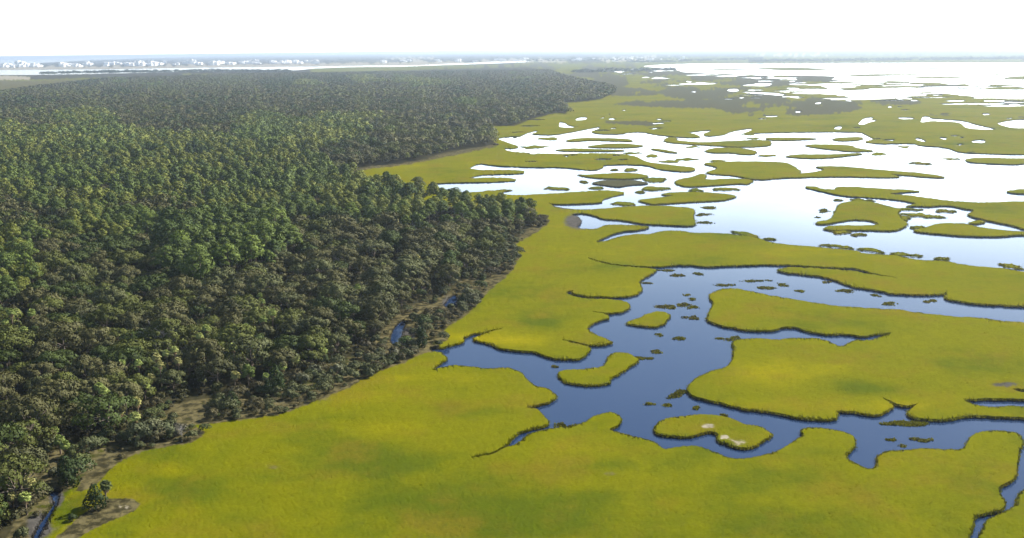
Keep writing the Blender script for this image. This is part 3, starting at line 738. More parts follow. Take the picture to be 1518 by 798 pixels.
A_, B_ = 'open grass clumps in the near channel', 'small grass clumps in the middle channel'
for x, y, rx, ry, sl_, lab, gr, kw in [
 (984,452,16,3.4,0,'flat oval brownish clump above the teardrop island',None,{'brown':.5}),
 (1022,436,5,2.5,0,'tiny pair of tufts north of the teardrop island','tiny tufts north of the teardrop island',{}), (1023,441,6,2,0,'tiny pair of tufts north of the teardrop island','tiny tufts north of the teardrop island',{}),
 (1015,449,9,3.5,.1,'green and brown clump with a trailing end, topmost beside the teardrop island',None,{'brown':.3}), (1030,452.5,8,2.5,0,'small clump touching the trailing end of the topmost one',None,{}),
 (1021,468.7,13,4,0,'straw brown clump between the teardrop island and the large right marsh',None,{'brown':.8}),
 (980,495,9,3.5,.1,'sparse grey clump of stalks in mid channel',None,{'cover':.3}), (1003,498.5,10,3.6,0,'dense green clump beside the sparse grey stalks',None,{}),
 (972,517.5,8,4.2,.1,'dark round clump just off the boomerang island tip',None,{'dark':.5}), (955,528,14,2.6,.08,'sparse line of stalks trailing from the boomerang island',None,{'cover':.4}),
 (998,583,13,5,-.35,'curved pale clump off the blunt nose of the right marsh',None,{'cover':.5,'brown':.4}), (1014,577,7,3,0,'dark tuft touching the nose of the right marsh',None,{'dark':.5}),
 (1086,499,9,4,0,'dark thin stalks against the corner of the right marsh',None,{'cover':.4,'dark':.6}), (1066,499,4,1.4,0,A_[:-1] if False else 'tiny speck of stalks in open near channel','specks of stalks in the near channel',{'cover':.5}),
 (964,595,9,1.6,0,'tiny speck of stalks in open near channel','specks of stalks in the near channel',{'cover':.4}), (988,597,7,2.6,0,'tiny speck of stalks in open near channel','specks of stalks in the near channel',{}),
 (1033,601,5,3,0,'tiny speck of stalks in open near channel','specks of stalks in the near channel',{'cover':.4}), (1075,612,4,3,0,'little grey tuft standing just above the crescent island',None,{'brown':.6}),
 (823,540,4,2,0,'tiny brown tuft alone below the long left bank',None,{'brown':.6,'dark':.4}), (842,626,22,4.5,-.05,'drowned dead grass in the shallows at the creek mouth',None,{'cover':.25,'dark':.7}),
 (1003,405.5,13,2.4,0,'brown oval clump at the top of the middle channel',None,{'brown':.4,'dark':.4}), (1033,403,7,2.2,0,'small round dark clump in the middle channel',B_,{'dark':.5}),
 (1074,420,12,2.2,0,'long ragged dark clump in the middle channel','ragged dark clumps in the middle channel',{'dark':.5}), (988,398.5,13,2,0,'ragged strip of grass hugging the upper bank',None,{'dark':.4}),
 (1120,414,20,1.8,0,'long ragged dark clump in the middle channel','ragged dark clumps in the middle channel',{'dark':.5,'cover':.45}), (956,417.3,10,1.2,0,'long ragged dark clump in the middle channel','ragged dark clumps in the middle channel',{'dark':.6,'cover':.4}),
 (1141,424,17,3.4,0,'widest clump of the middle channel, green with brown spots',None,{'brown':.3}), (1164,420,9,3,0,'rounded green clump touching the widest one',None,{}),
 (1184,429.2,5,1.8,0,'small round dark clump in the middle channel',B_,{}), (1251,428.4,11,3.2,0,'straw coloured clump with a ragged tail off the long peninsula',None,{'brown':.5}),
 (1226,416,5,1.3,0,'small round dark clump in the middle channel',B_,{'dark':.5}), (1300,435,6,2.4,0,'small round dark clump in the middle channel',B_,{'dark':.5}),
 (1322,447.6,12,3,0,'oval green clump near the lower bank of the middle channel',None,{}), (1379,444.2,8,3,0,'pale green clump under the notch in the upper bank',None,{'brown':.3}), (1360,462,9,1.3,0,'small round dark clump in the middle channel',B_,{'dark':.4,'cover':.4}),
 (1340,624,34,4,.03,'long loose raft of grass below the right marsh notch',None,{'cover':.75,'tone':-.05}), (1366,648,15,2.8,.03,'low green clump in open water below the grass raft',None,{'dark':.4}),
 (1322,647.3,5,2,.1,'tiny speck of stalks in open near channel','specks of stalks in the near channel',{'cover':.4,'dark':.5}), (1338,657,4,1.3,0,'tiny speck of stalks in open near channel','specks of stalks in the near channel',{'cover':.4,'dark':.6}),
 (1497,570,24,4,.03,'drowned stalks in the muddy pool on the right marsh',None,{'cover':.3,'dark':.6}),
 (1220,310,7,4,0,'ragged green clump left of the hook shaped island','ragged clumps left of the hook shaped island',{}), (1214,320.4,4,1.4,0,'ragged green clump left of the hook shaped island','ragged clumps left of the hook shaped island',{}),
 (1048,306,9,3.4,.05,'topmost clump off the square end of the field',None,{'dark':.4}), (1044,316.4,11,3.4,-.05,'middle clump off the square end of the field',None,{'dark':.4}), (1046,328.3,11,3,.05,'lowest clump off the square end of the field',None,{'dark':.4}),
 ]:
    clump(x, y, rx, ry, lab, gr, slant=sl_, **kw)

# ---------------------------------------------------------------- trees
def cards(P, N, size, jit=0.55, r=None):
    """leaf sprays: one irregular diamond per point, facing roughly along N"""
    k = len(P); r = r or rng
    N0 = N
    n = N + r.normal(0, jit, (k, 3)); n /= np.linalg.norm(n, axis=1, keepdims=True) + 1e-9
    a = np.cross(n, r.normal(0, 1, (k, 3))); a /= np.linalg.norm(a, axis=1, keepdims=True) + 1e-9
    b = np.cross(n, a)
    s = (np.broadcast_to(size, (k,)) * r.uniform(.65, 1.3, k))[:, None]
    f = lambda: r.uniform(.55, 1.1, (k, 1))
    bend = n * s * 0.22
    V = np.stack([P + a * s * f() - bend, P + b * s * f() * .8 + bend, P - a * s * f() - bend, P - b * s * f() * .8 + bend], 1).reshape(-1, 3)
    NN = N0 + r.normal(0, .12, (k, 3)) + n * .25
    NN /= np.linalg.norm(NN, axis=1, keepdims=True)
    return V, np.arange(4 * k).reshape(-1, 4), np.repeat(NN, 4, axis=0)

def set_normals(me, N):
    a = me.attributes.new('custom_normal', 'FLOAT_VECTOR', 'POINT')
    a.data.foreach_set('vector', np.ascontiguousarray(N, np.float32).ravel())
    me.polygons.foreach_set('use_smooth', np.ones(len(me.polygons), bool))
    me.update()

def lobes_to_cards(L, n_each, size, jit=0.55, low=-0.35, r=None):
    r = r or rng
    Ps, Ns = [], []
    C0 = np.array([l[:3] for l in L]); R0 = np.array([l[3] for l in L]); Z0 = np.array([l[4] for l in L])
    for i, (x, y, z, rad, zs) in enumerate(L):
        n = max(3, int(n_each * (rad / R0.mean()) ** 2))
        d = r.normal(0, 1, (n * 2, 3)); d /= np.linalg.norm(d, axis=1, keepdims=True)
        d = d[d[:, 2] > low][:n]
        q = np.array([x, y, z]) + d * np.array([rad, rad, rad * zs]) * r.uniform(.82, 1.08, (len(d), 1))
        ok = np.ones(len(q), bool)
        for j in range(len(L)):
            if j != i:
                dd = (q - C0[j]) / np.array([R0[j], R0[j], R0[j] * Z0[j]])
                ok &= (dd ** 2).sum(1) > 0.62
        Ps.append(q[ok]); Ns.append(d[ok])
    P = np.concatenate(Ps); N = np.concatenate(Ns)
    cen = P.mean(axis=0) * np.array([1, 1, .75]); rad_ = P - cen; rad_ /= np.linalg.norm(rad_, axis=1, keepdims=True) + 1e-9
    N = N * .7 + rad_ * .45; N /= np.linalg.norm(N, axis=1, keepdims=True)
    return cards(P, N, size, jit, r)

def tube(path, radii, sides=6):
    V, F = [], []
    path = np.asarray(path, float)
    for i, p in enumerate(path):
        d = path[min(i + 1, len(path) - 1)] - path[max(i - 1, 0)]; d = d / (np.linalg.norm(d) + 1e-9)
        a = np.cross(d, [0.3, 1, 0.2]); a /= np.linalg.norm(a); b = np.cross(d, a)
        for k in range(sides):
            t = 2 * math.pi * k / sides
            V.append(p + (a * math.cos(t) + b * math.sin(t)) * radii[i])
    for i in range(len(path) - 1):
        for k in range(sides):
            F.append((i * sides + k, i * sides + (k + 1) % sides, (i + 1) * sides + (k + 1) % sides, (i + 1) * sides + k))
    return np.array(V), np.array(F)

def merge(parts):
    V, F, n = [], [], 0
    for v, f in parts:
        V.append(v); F.append(f + n); n += len(v)
    return np.concatenate(V), np.concatenate(F)

def oak_lobes(r, R, H):
    L = []
    n = int(10 + R * 1.5)
    ga = r.uniform(0, 6.28)
    for i in range(n):
        q = math.sqrt((i + 0.5) / n); a = ga + i * 2.39996 + r.normal(0, .25)
        rr = R * (0.92 * q) * r.uniform(.8, 1.1)
        rad = R * r.uniform(.19, .34)
        z = H * (0.42 + 0.48 * math.sqrt(max(0, 1 - min(1, rr / R) ** 2)) * r.uniform(.74, 1.1)) - rad * 0.2
        L.append((rr * math.cos(a), rr * math.sin(a), z, rad, r.uniform(.6, .85)))
    for i in range(5):
        a = r.uniform(0, 6.28); L.append((R * .85 * math.cos(a), R * .85 * math.sin(a), H * r.uniform(.3, .45), R * .24, .8))
    return L
def pine_lobes(r, R, H):
    L = []
    n = int(14 + R * 1.5)
    for i in range(n):
        t = (i + .5) / n
        z = H * (0.56 + 0.42 * t) ; prof = math.sin(math.pi * (0.25 + 0.72 * t)) ** 0.7
        a = i * 2.39996 + r.normal(0, .4); rr = R * prof * r.uniform(.35, .95)
        L.append((rr * math.cos(a), rr * math.sin(a), z, R * r.uniform(.26, .42), r.uniform(.5, .7)))
    L.append((0, 0, H * .97, R * .34, .7))
    return L
def cedar_lobes(r, R, H):
    L = []
    n = 20
    for i in range(n):
        t = i / (n - 1); a = i * 2.4 + r.normal(0, .3); rr = R * (1 - t) ** .7 * r.uniform(.4, .75)
        L.append((rr * math.cos(a), rr * math.sin(a), H * (.14 + .8 * t), R * (.5 - .28 * t) * r.uniform(.85, 1.15), 1.1))
    return L
def shrub_lobes(r, R, H):
    L = []
    for i in range(11):
        q = math.sqrt((i + .5) / 11); a = i * 2.4 + r.normal(0, .3); rr = R * .75 * q
        L.append((rr * math.cos(a), rr * math.sin(a), H * (.3 + .45 * math.sqrt(1 - q * q * .9)) * r.uniform(.8, 1.1), R * r.uniform(.28, .42), .85))
    return L

def limbs(r, L, H, base_r, fork=0.35, n=6):
    fz = H * fork
    j = r.normal(0, .15, 2)
    parts = [tube([(0, 0, -.4), (j[0] * .5, j[1] * .5, fz * .5), (j[0], j[1], fz)], [base_r * 1.25, base_r * .95, base_r * .8])]
    idx = r.permutation(len(L))[:n]
    for i in idx:
        x, y, z = L[i][:3]
        mid = (x * .45 + r.normal(0, .2), y * .45 + r.normal(0, .2), fz + (z - fz) * .6)
        parts.append(tube([(j[0], j[1], fz), mid, (x, y, z)], [base_r * .55, base_r * .35, base_r * .14], 5))
    return merge(parts)

def make_variant(kind, seed, R, H, n_each, size):
    r = np.random.default_rng(seed)
    if kind == 'oak': L = oak_lobes(r, R, H); low = -.3
    elif kind == 'pine': L = pine_lobes(r, R, H); low = -.2
    elif kind == 'cedar': L = cedar_lobes(r, R, H); low = -.6
    else: L = shrub_lobes(r, R, H); low = -.5
    v, f, nv_ = lobes_to_cards(L, n_each, size, 0.30, low, r)
    if kind == 'pine':
        tv, tf = limbs(r, L, H, .2, .55, 7)
        v2, f2 = tube([(0, 0, H * .5), (0, 0, H * .92)], [.14, .05]); tv, tf = merge([(tv, tf), (v2, f2)])
    elif kind == 'cedar': tv, tf = tube([(0, 0, -.3), (0, 0, H * .8)], [.2, .05])
    elif kind == 'oak': tv, tf = limbs(r, L, H, .36, .32, 8)
    else: tv, tf = limbs(r, L, H, .12, .12, 6)
    return (v, f, nv_, tv, tf)

VAR = {
 'oak': [make_variant('oak', 100 + i, R, H, 90, .38) for i, (R, H) in enumerate([(6.0, 10), (5.2, 9), (6.8, 11), (5.6, 10.5), (4.6, 8.5), (7.2, 10.5)])],
 'pine': [make_variant('pine', 200 + i, R, H, 70, .34) for i, (R, H) in enumerate([(3.6, 12), (3.1, 11), (4.3, 13), (3.7, 13.2), (3.0, 10.5), (4.7, 12.6)])],
 'cedar': [make_variant('cedar', 300 + i, R, H, 55, .3) for i, (R, H) in enumerate([(2.2, 6.0), (2.6, 6.0), (1.9, 5.0)])],
 'shrub': [make_variant('shrub', 400 + i, R, H, 60, .28) for i, (R, H) in enumerate([(2.2, 3.0), (1.7, 2.5), (2.8, 3.6)])],
}
# lighter versions for the wood behind
LOD1 = {'oak': [make_variant('oak', 500 + i, R, H, 24, .68)[:3] for i, (R, H) in enumerate([(6, 10), (5.2, 9), (6.8, 11), (5.0, 10)])],
        'pine': [make_variant('pine', 520 + i, R, H, 21, .62)[:3] for i, (R, H) in enumerate([(3.6, 12), (3.0, 11), (4.4, 13), (4.0, 12)])],
        'shrub': [make_variant('shrub', 540 + i, R, H, 14, .5)[:3] for i, (R, H) in enumerate([(2.2, 3.0), (1.7, 2.5)])]}
def small_crown(seed, R, H, n, size, flat):
    r = np.random.default_rng(seed)
    d = r.normal(0, 1, (n * 3, 3)); d /= np.linalg.norm(d, axis=1, keepdims=True); d = d[d[:, 2] > -.15][:n]
    P = d * np.array([R, R, H * flat]) * r.uniform(.7, 1.05, (len(d), 1)); P[:, 2] += H * (1 - flat)
    return cards(P, d, size, .45, r)
LOD2 = {'oak': [small_crown(600 + i, (5.4, 6.4, 7.6, 8.6)[i], (9, 10, 10, 11)[i], 60, 1.4, .5) for i in range(4)], 'pine': [small_crown(620 + i, (3.2, 3.9, 4.6, 5.2)[i], (11, 12, 11, 12.5)[i], 40, 1.25, .42) for i in range(4)]}
LOD3 = {'oak': [small_crown(640 + i, (7.5, 9, 10.5, 12)[i], 10, 22, 3.0, .5) for i in range(4)], 'pine': [small_crown(660 + i, (5, 6, 7, 6)[i], 11.5, 18, 2.6, .42) for i in range(4)]}

OAK_TINTS = [('grey green', (0.090, 0.098, 0.035)), ('olive', (0.090, 0.102, 0.022)), ('brownish', (0.089, 0.086, 0.031)), ('dark green', (0.052, 0.072, 0.016)), ('dusky', (0.068, 0.070, 0.027))]
PINE_TINTS = [('bright green', (0.116, 0.157, 0.026)), ('mid green', (0.089, 0.123, 0.024)), ('yellow green', (0.147, 0.165, 0.028)), ('deep green', (0.054, 0.082, 0.018))]

# --- where each tree stands
def hexgrid(sp, y0, y1, seed):
    r = np.random.default_rng(seed)
    out = []
    y = y0
    row = 0
    while y < y1:
        xa = -0.66 * y - 30; xb = 0.14 * y + 30
        xs = np.arange(xa, xb, sp) + (row % 2) * sp / 2
        out.append(np.stack([xs, np.full(len(xs), y)], 1)); y += sp * .87; row += 1
    p = np.concatenate(out)
    return p + r.uniform(-.34, .34, p.shape) * sp

PINE_ZONES = [([(0,300),(0,205),(180,200),(320,215),(480,250),(480,290),(420,330),(300,330),(220,310),(130,330),(60,330)], 1.0),
              ([(240,430),(250,360),(330,335),(420,350),(435,400),(400,430),(330,440)], 1.0), ([(410,335),(420,285),(500,270),(620,290),(720,325),(700,350),(600,350),(500,345)], .85),
              ([(0,470),(0,380),(60,370),(110,410),(60,450)], .6), ([(330,200),(480,180),(560,200),(460,235)], .8), ([(60,365),(200,330),(260,360),(160,380)], .8),
              ([(140,120),(500,112),(800,105),(800,125),(500,135),(140,135)], .6), ([(0,190),(0,165),(300,165),(560,175),(420,190)], .5)]
OAK_ZONES = [([(0,800),(0,480),(120,420),(240,440),(300,450),(450,450),(560,470),(430,560),(200,620)], 1.0), ([(320,470),(330,430),(440,395),(420,350),(560,345),(700,370),(640,430),(560,460)], 1.0),
             ([(40,385),(140,375),(260,400),(240,440),(60,440)], .9), ([(50,300),(130,275),(220,275),(220,300),(100,312)], .9), ([(500,250),(620,190),(720,190),(730,212),(560,242)], .9), ([(180,190),(330,185),(350,205),(220,208)], .9)]
def tree_kind(px, py):
    n = fbm(px, py * 3.2, 80, 31, 4)
    pine = n + 0.0
    for z, wgt in PINE_ZONES: pine = pine + 0.45 * wgt * soft(z, px, py, 12)
    for z, wgt in OAK_ZONES: pine = pine - 0.5 * wgt * soft(z, px, py, 12)
    pine = pine - 0.22 * np.clip((205 - py) / 40, 0, 1) - 0.07
    return pine > 0.53

CL = [((218, 582), (245, 584), (256, 606), (238, 616), (220, 612)), ((60, 655), (110, 648), (100, 668), (62, 680)), ((285, 588), (330, 580), (345, 596), (290, 606))]
def positions(kind, sp, y0, y1, seed):
    p = hexgrid(sp, y0, y1, seed)
    px, py, dep = project(np.column_stack([p, np.full(len(p), LAND_Z)]))
    m = inside(FOREST, px, py)
    for c in CL: m &= ~inside(c, px, py)
    k = tree_kind(px, py)
    m &= k if kind == 'pine' else ~k
    # thin gaps
    m &= fbm(p[:, 0], p[:, 1], 23, 51, 2) > (0.23 if kind == 'oak' else 0.29)
    p = p[m]
    return np.column_stack([p, px[m], py[m]])

OAKS = positions('oak', 9.6, 150, 1000, 1); PINES = positions('pine', 7.4, 150, 1000, 2)
OAKS_M = positions('oak', 10.0, 1000, 2000, 3); PINES_M = positions('pine', 7.8, 1000, 2000, 4)
OAKS_F = positions('oak', 12.0, 2000, 4600, 5); PINES_F = positions('pine', 10.0, 2000, 4600, 6)

mesh_cache = {}
def tree_object(kind, variant, loc, scale, rot, tint, label, group, name, cat):
    key = (kind, variant)
    if key not in mesh_cache:
        v, f, vn_, tv, tf = VAR[kind][variant]
        cme = new_mesh('crown', v, f, mat=M_LEAF); set_normals(cme, vn_)
        mesh_cache[key] = (cme, new_mesh('trunk', tv, tf, mat=M_BARK, smooth=True))
    cm, tm = mesh_cache[key]
    e = link(name, None, loc=(*loc[:2], LAND_Z))
    e.rotation_euler = (0, 0, rot); e.scale = (scale * rng.uniform(.92, 1.08), scale * rng.uniform(.92, 1.08), scale * rng.uniform(.9, 1.1))
    tag(e, label, cat, group)
    c = link('crown', cm, e); c.color = (*tint, 1)
    link('trunk', tm, e)
    return e

def where(px, py):
    if kind_near_marsh(px, py): return 'at the marsh edge'
    if px < 140: return 'in the shaded corner of the wood'
    if py > 470: return 'in the front of the wood'
    if px > 480: return 'in the wood above the marsh bend'
    return 'in the heart of the wood'
def kind_near_marsh(px, py):
    return not bool(inside(FOREST, np.array([px + 22.]), np.array([py + 14.]))[0])

def place_near(arr, kind, limit, tints, cat, name, words_):
    d = np.hypot(arr[:, 0], arr[:, 1])
    infr = (arr[:, 2] > -15) & (arr[:, 2] < 1530) & (arr[:, 3] < 850)
    order = np.argsort(np.where(infr, d, 1e9))
    take = order[:min(limit, int(infr.sum()))]
    rest = np.setdiff1d(np.arange(len(arr)), take)
    for i in take:
        x, y, px, py = arr[i]
        n = vnoise(np.array([px]), np.array([py * 2]), 45, 61)[0] * .6 + rng.random() * .4
        q = int(np.clip(n * len(tints) * 1.25 - .6, 0, len(tints) - 1))
        tn, tc = tints[q]
        if kind == 'oak' and 300 < px < 640 and 330 < py < 480 and rng.random() < .7: tn, tc = tints[0] if rng.random() < .5 else tints[2]
        v = int(rng.integers(len(VAR[kind])))
        s = rng.uniform(.68, 1.2)
        if kind == 'pine' and 240 < px < 440 and 335 < py < 450: s *= 1.35; tn, tc = tints[int(rng.integers(2)) * 3 - 0] if rng.random() < .5 else tints[1]
        lab = f"{tn} {words_} {where(px, py)}"
        tc = tuple(np.array(tc) * rng.uniform(.85, 1.15))
        tree_object(kind, v, (x, y), s, rng.uniform(0, 6.28), tc, lab, lab.replace(cat, cat + 's', 1), name, cat)
    return arr[rest]

oak_rest = place_near(OAKS, 'oak', 300, OAK_TINTS, 'oak', 'oak_tree', 'oak with a broad billowing crown')
pine_rest = place_near(PINES, 'pine', 300, PINE_TINTS, 'pine', 'pine_tree', 'pine with a clumped round crown')

def wood(name, sets, tints, label):
    """the rest of the wood, too many to count: one merged mesh, every tree with its own tint"""
    Vs, Fs, Ts, Ns, n = [], [], [], [], 0
    for arr, bank, smin, smax in sets:
        if not len(arr): continue
        which = rng.integers(len(bank), size=len(arr))
        nn = fbm(arr[:, 2], arr[:, 3] * 3, 46, 61, 3) * .8 + rng.random(len(arr)) * .2
        q = np.clip(nn * len(tints) * 1.25 - .6, 0, len(tints) - 1).astype(int)
        for b in range(len(bank)):
            s = np.nonzero(which == b)[0]
            if not len(s): continue
            v, f, vn_ = bank[b]
            k = len(s); a = rng.uniform(0, 6.28, k); sc = rng.uniform(smin, smax, k)
            ca, sa = np.cos(a)[:, None] * sc[:, None], np.sin(a)[:, None] * sc[:, None]
            X = v[None, :, 0] * ca - v[None, :, 1] * sa + arr[s, 0][:, None]
            Y = v[None, :, 0] * sa + v[None, :, 1] * ca + arr[s, 1][:, None]
            Z = v[None, :, 2] * (sc * rng.uniform(.9, 1.12, k))[:, None] + LAND_Z
            V = np.stack([X, Y, Z], 2).reshape(-1, 3)
            c1, s1 = np.cos(a)[:, None], np.sin(a)[:, None]
            Ns.append(np.stack([vn_[None, :, 0] * c1 - vn_[None, :, 1] * s1, vn_[None, :, 0] * s1 + vn_[None, :, 1] * c1, np.broadcast_to(vn_[None, :, 2], X.shape)], 2).reshape(-1, 3).astype(np.float32))
            F = (f[None] + (np.arange(k) * len(v))[:, None, None]).reshape(-1, 4) + n
            T = np.array([tints[j][1] for j in q[s]]) * rng.uniform(.88, 1.12, (k, 1))
            Vs.append(V); Fs.append(F); Ts.append(np.repeat(T, len(v), axis=0)); n += len(V)
    V = np.concatenate(Vs)
    me = new_mesh(name, V, np.concatenate(Fs), mat=M_LEAF_WOOD)
    set_color(me, 'tint', np.concatenate(Ts))
    set_normals(me, np.concatenate(Ns))
    return tag(link(name, me), label, 'woodland', kind='stuff')
full = lambda k: [v[:3] for v in VAR[k]]
def split_dist(arr, d):
    m = arr[:, 1] < d
    return arr[m], arr[~m]
on, of = split_dist(oak_rest, 520); pn, pf = split_dist(pine_rest, 620)
wood('oak_forest', [(on, full('oak')[:4], .8, 1.1), (of, LOD1['oak'], .65, 1.3), (OAKS_M, LOD2['oak'], .65, 1.25), (OAKS_F, LOD3['oak'], .85, 1.2)], OAK_TINTS, 'grey brown oak woodland stretching far back behind the nearest trees')
wood('pine_forest', [(pn, full('pine')[:4], .8, 1.1), (pf, LOD1['pine'], .65, 1.25), (PINES_M, LOD2['pine'], .7, 1.3), (PINES_F, LOD3['pine'], .85, 1.2)], PINE_TINTS, 'green pine woodland stretching far back towards the river')
# scrub under and between the near trees
u = hexgrid(4.6, 190, 620, 9)
upx, upy, _ = project(np.column_stack([u, np.full(len(u), LAND_Z)]))
infor = inside(FOREST, upx, upy)
ud = np.column_stack([u, upx, upy])[infor]
u = hexgrid(3.7, 190, 620, 19)
upx, upy, _ = project(np.column_stack([u, np.full(len(u), LAND_Z)]))
nz = fbm(u[:, 0], u[:, 1], 13, 77, 3)
band = (soft(INNER, upx, upy, 3) > .5) & (nz > .45) | (np.max([soft(z, upx, upy, 3) for z in ZONE_BROWN[1:5]], axis=0) > .5) & (nz > .45)
band &= ~np.any([inside(np.array(q), upx + d0, upy + d1) for q in W_EXTRA[:3] for d0, d1 in ((0, 0), (6, 3), (-6, 3), (0, 10), (0, -4))], axis=0)
infor = inside(FOREST, upx, upy)
ub = np.column_stack([u, upx, upy])[band & ~infor]
u = ud
wood('undergrowth', [(u, LOD1['shrub'], .5, 1.1)], [('a', (.042, .05, .018)), ('b', (.07, .068, .026)), ('c', (.056, .048, .026)), ('d', (.08, .086, .03))], 'dark scrub growing under and between the trees')

wood('bank_shrubbery', [(ub, [v[:3] for v in VAR['shrub']], .35, 1.15)], [('a', (.06, .072, .024)), ('b', (.09, .098, .04)), ('c', (.088, .078, .036)), ('d', (.08, .10, .034))], 'low grey green scrub scattered along the brown creek bank')

# --- cabbage palms
def fan_leaf(r, base, direction, rad):
    """one fan-shaped frond of pointed fingers"""
    d = direction / np.linalg.norm(direction)
    side = np.cross(d, [0, 0, 1.0]); side /= np.linalg.norm(side) + 1e-9
    up = np.cross(side, d)
    c = base + d * rad * .9
    V, F = [], []
    n = 9
    for i in range(n):
        a = (i / (n - 1) - .5) * math.radians(215)
        dirv = d * math.cos(a) + side * math.sin(a)
        tip = c + dirv * rad * r.uniform(.85, 1.1) - np.array([0, 0, rad * .42]) + up * r.normal(0, .05)
        pr = np.cross(dirv, up); w_ = rad * .2
        k = len(V)
        V += [c + dirv * rad * .1, c + dirv * rad * .55 + pr * w_, tip, c + dirv * rad * .55 - pr * w_]
        F.append((k, k + 1, k + 2, k + 3))
    k = len(V)
    V += [base + side * .04, base - side * .04, c - side * .04, c + side * .04]; F.append((k, k + 1, k + 2, k + 3))
    return np.array(V), np.array(F)
def palm_variant(seed, H):
    r = np.random.default_rng(seed)
    lean = r.normal(0, .35, 2)
    top = np.array([lean[0], lean[1], H])
    tr = tube([(0, 0, -.4), (lean[0] * .4, lean[1] * .4, H * .5), tuple(top)], [.24, .2, .22], 7)
    parts, dead = [], []
    for i in range(24):
        t = (i + .5) / 24; a = i * 2.39996; el = math.radians(82 - 120 * t)
        d = np.array([math.cos(a) * math.cos(el), math.sin(a) * math.cos(el), math.sin(el)])
        parts.append(fan_leaf(r, top + np.array([0, 0, .15]), d, r.uniform(.72, .95)))
    for i in range(9):
        a = i * 2.4; el = math.radians(-58 - 15 * r.random())
        d = np.array([math.cos(a) * math.cos(el), math.sin(a) * math.cos(el), math.sin(el)])
        dead.append(fan_leaf(r, top - np.array([0, 0, .1]), d, r.uniform(.6, .8)))
    return merge(parts), merge(dead), tr
PALMV = [palm_variant(800 + i, h) for i, h in enumerate((9.0, 8.2, 4.2, 3.4))]
PALMH = (9.0, 8.2, 4.2, 3.4)
palm_mesh = [(new_mesh('crown', *a, mat=M_LEAF), new_mesh('dead_frond', *b, mat=M_DEADFROND), new_mesh('trunk', *c, mat=M_PALMBARK, smooth=True)) for a, b, c in PALMV]
def palm(x, y, v, s, tint, label, group=None):
    e = link('palm_tree', None, loc=(x, y, LAND_Z)); e.rotation_euler = (0, 0, rng.uniform(0, 6.28)); e.scale = (s, s, s * rng.uniform(.92, 1.08))
    tag(e, label, 'palm', group)
    a, b, c = palm_mesh[v]
    o = link('crown', a, e); o.color = (*tint, 1)
    link('dead_frond', b, e); link('trunk', c, e)
def at(px, py): 
    g = ground(np.array([px], float), np.array([py], float))[0]; return float(g[0]), float(g[1])
PT = [(.34, .37, .11), (.28, .33, .085), (.38, .36, .13), (.22, .27, .065)]
PALMS = [(598,402),(604,396),(612,392),(620,386),(626,398),(632,392),(590,412),(640,386),(584,418),(570,395),(655,372),
 (392,478),(405,470),(436,505),(445,515),(452,500),(462,510),(428,520),(415,528),(440,535),(418,545),(398,540),(470,498),(500,490),(508,482),(515,500),(522,486),(530,470),(480,520),(389,448),(386,440),(396,560),(405,552),
 (150,575),(160,582),(172,570),(186,592),(195,580),(170,600),(205,598),(215,575),(225,562),(240,545),(250,528),(262,525),(235,535),(210,540),(184,540),(268,540),(180,612),(200,620),
 (90,655),(85,640),(98,662),(92,625),(30,690),(40,740),(36,705),(45,720),(20,735),(350,520),(345,508),(372,532),(376,515),(348,560),(360,470),(366,488),(12,480),(22,470),(8,500),(30,465),(40,490),(120,470),(135,450),(160,432),(52,470),(70,455),(190,440),(176,436),(196,425),
 (300,505),(290,520),(310,490),(560,470),(548,462),(555,450),(575,455),(540,440),(530,430),(660,400),(670,390),(648,410),(700,368),(712,356)]
for i, (px, py) in enumerate(PALMS):
    edge = not inside(FOREST, np.array([px + 34.]), np.array([py + 46.]))[0]
    v = (2 if edge else 0) + i % 2
    sc = rng.uniform(.85, 1.12)
    g0 = ground(np.array([px], float), np.array([py], float))[0]
    x, y = at(px, py + PALMH[v] * sc * .93 * FPX / math.hypot(g0[1], CAM_H))
    if px > 560 and py < 430: lab = 'pale cabbage palm in the grove above the upper creek pool'
    elif px > 380 and py > 430: lab = 'pale cabbage palm in the grove beside the lower creek'
    elif px > 145 and py > 500: lab = 'pale cabbage palm among oaks by the brown clearing'
    elif py > 600: lab = 'bushy cabbage palm beside the green glade'
    else: lab = 'lone pale cabbage palm poking through the oak canopy'
    palm(x, y, v, sc, PT[int(rng.integers(4))], lab, lab.replace('palm', 'palms', 1))
palm(*at(157, 746), 2, .95, (.10, .12, .04), 'short cabbage palm with a bare tan trunk on the brown spit')

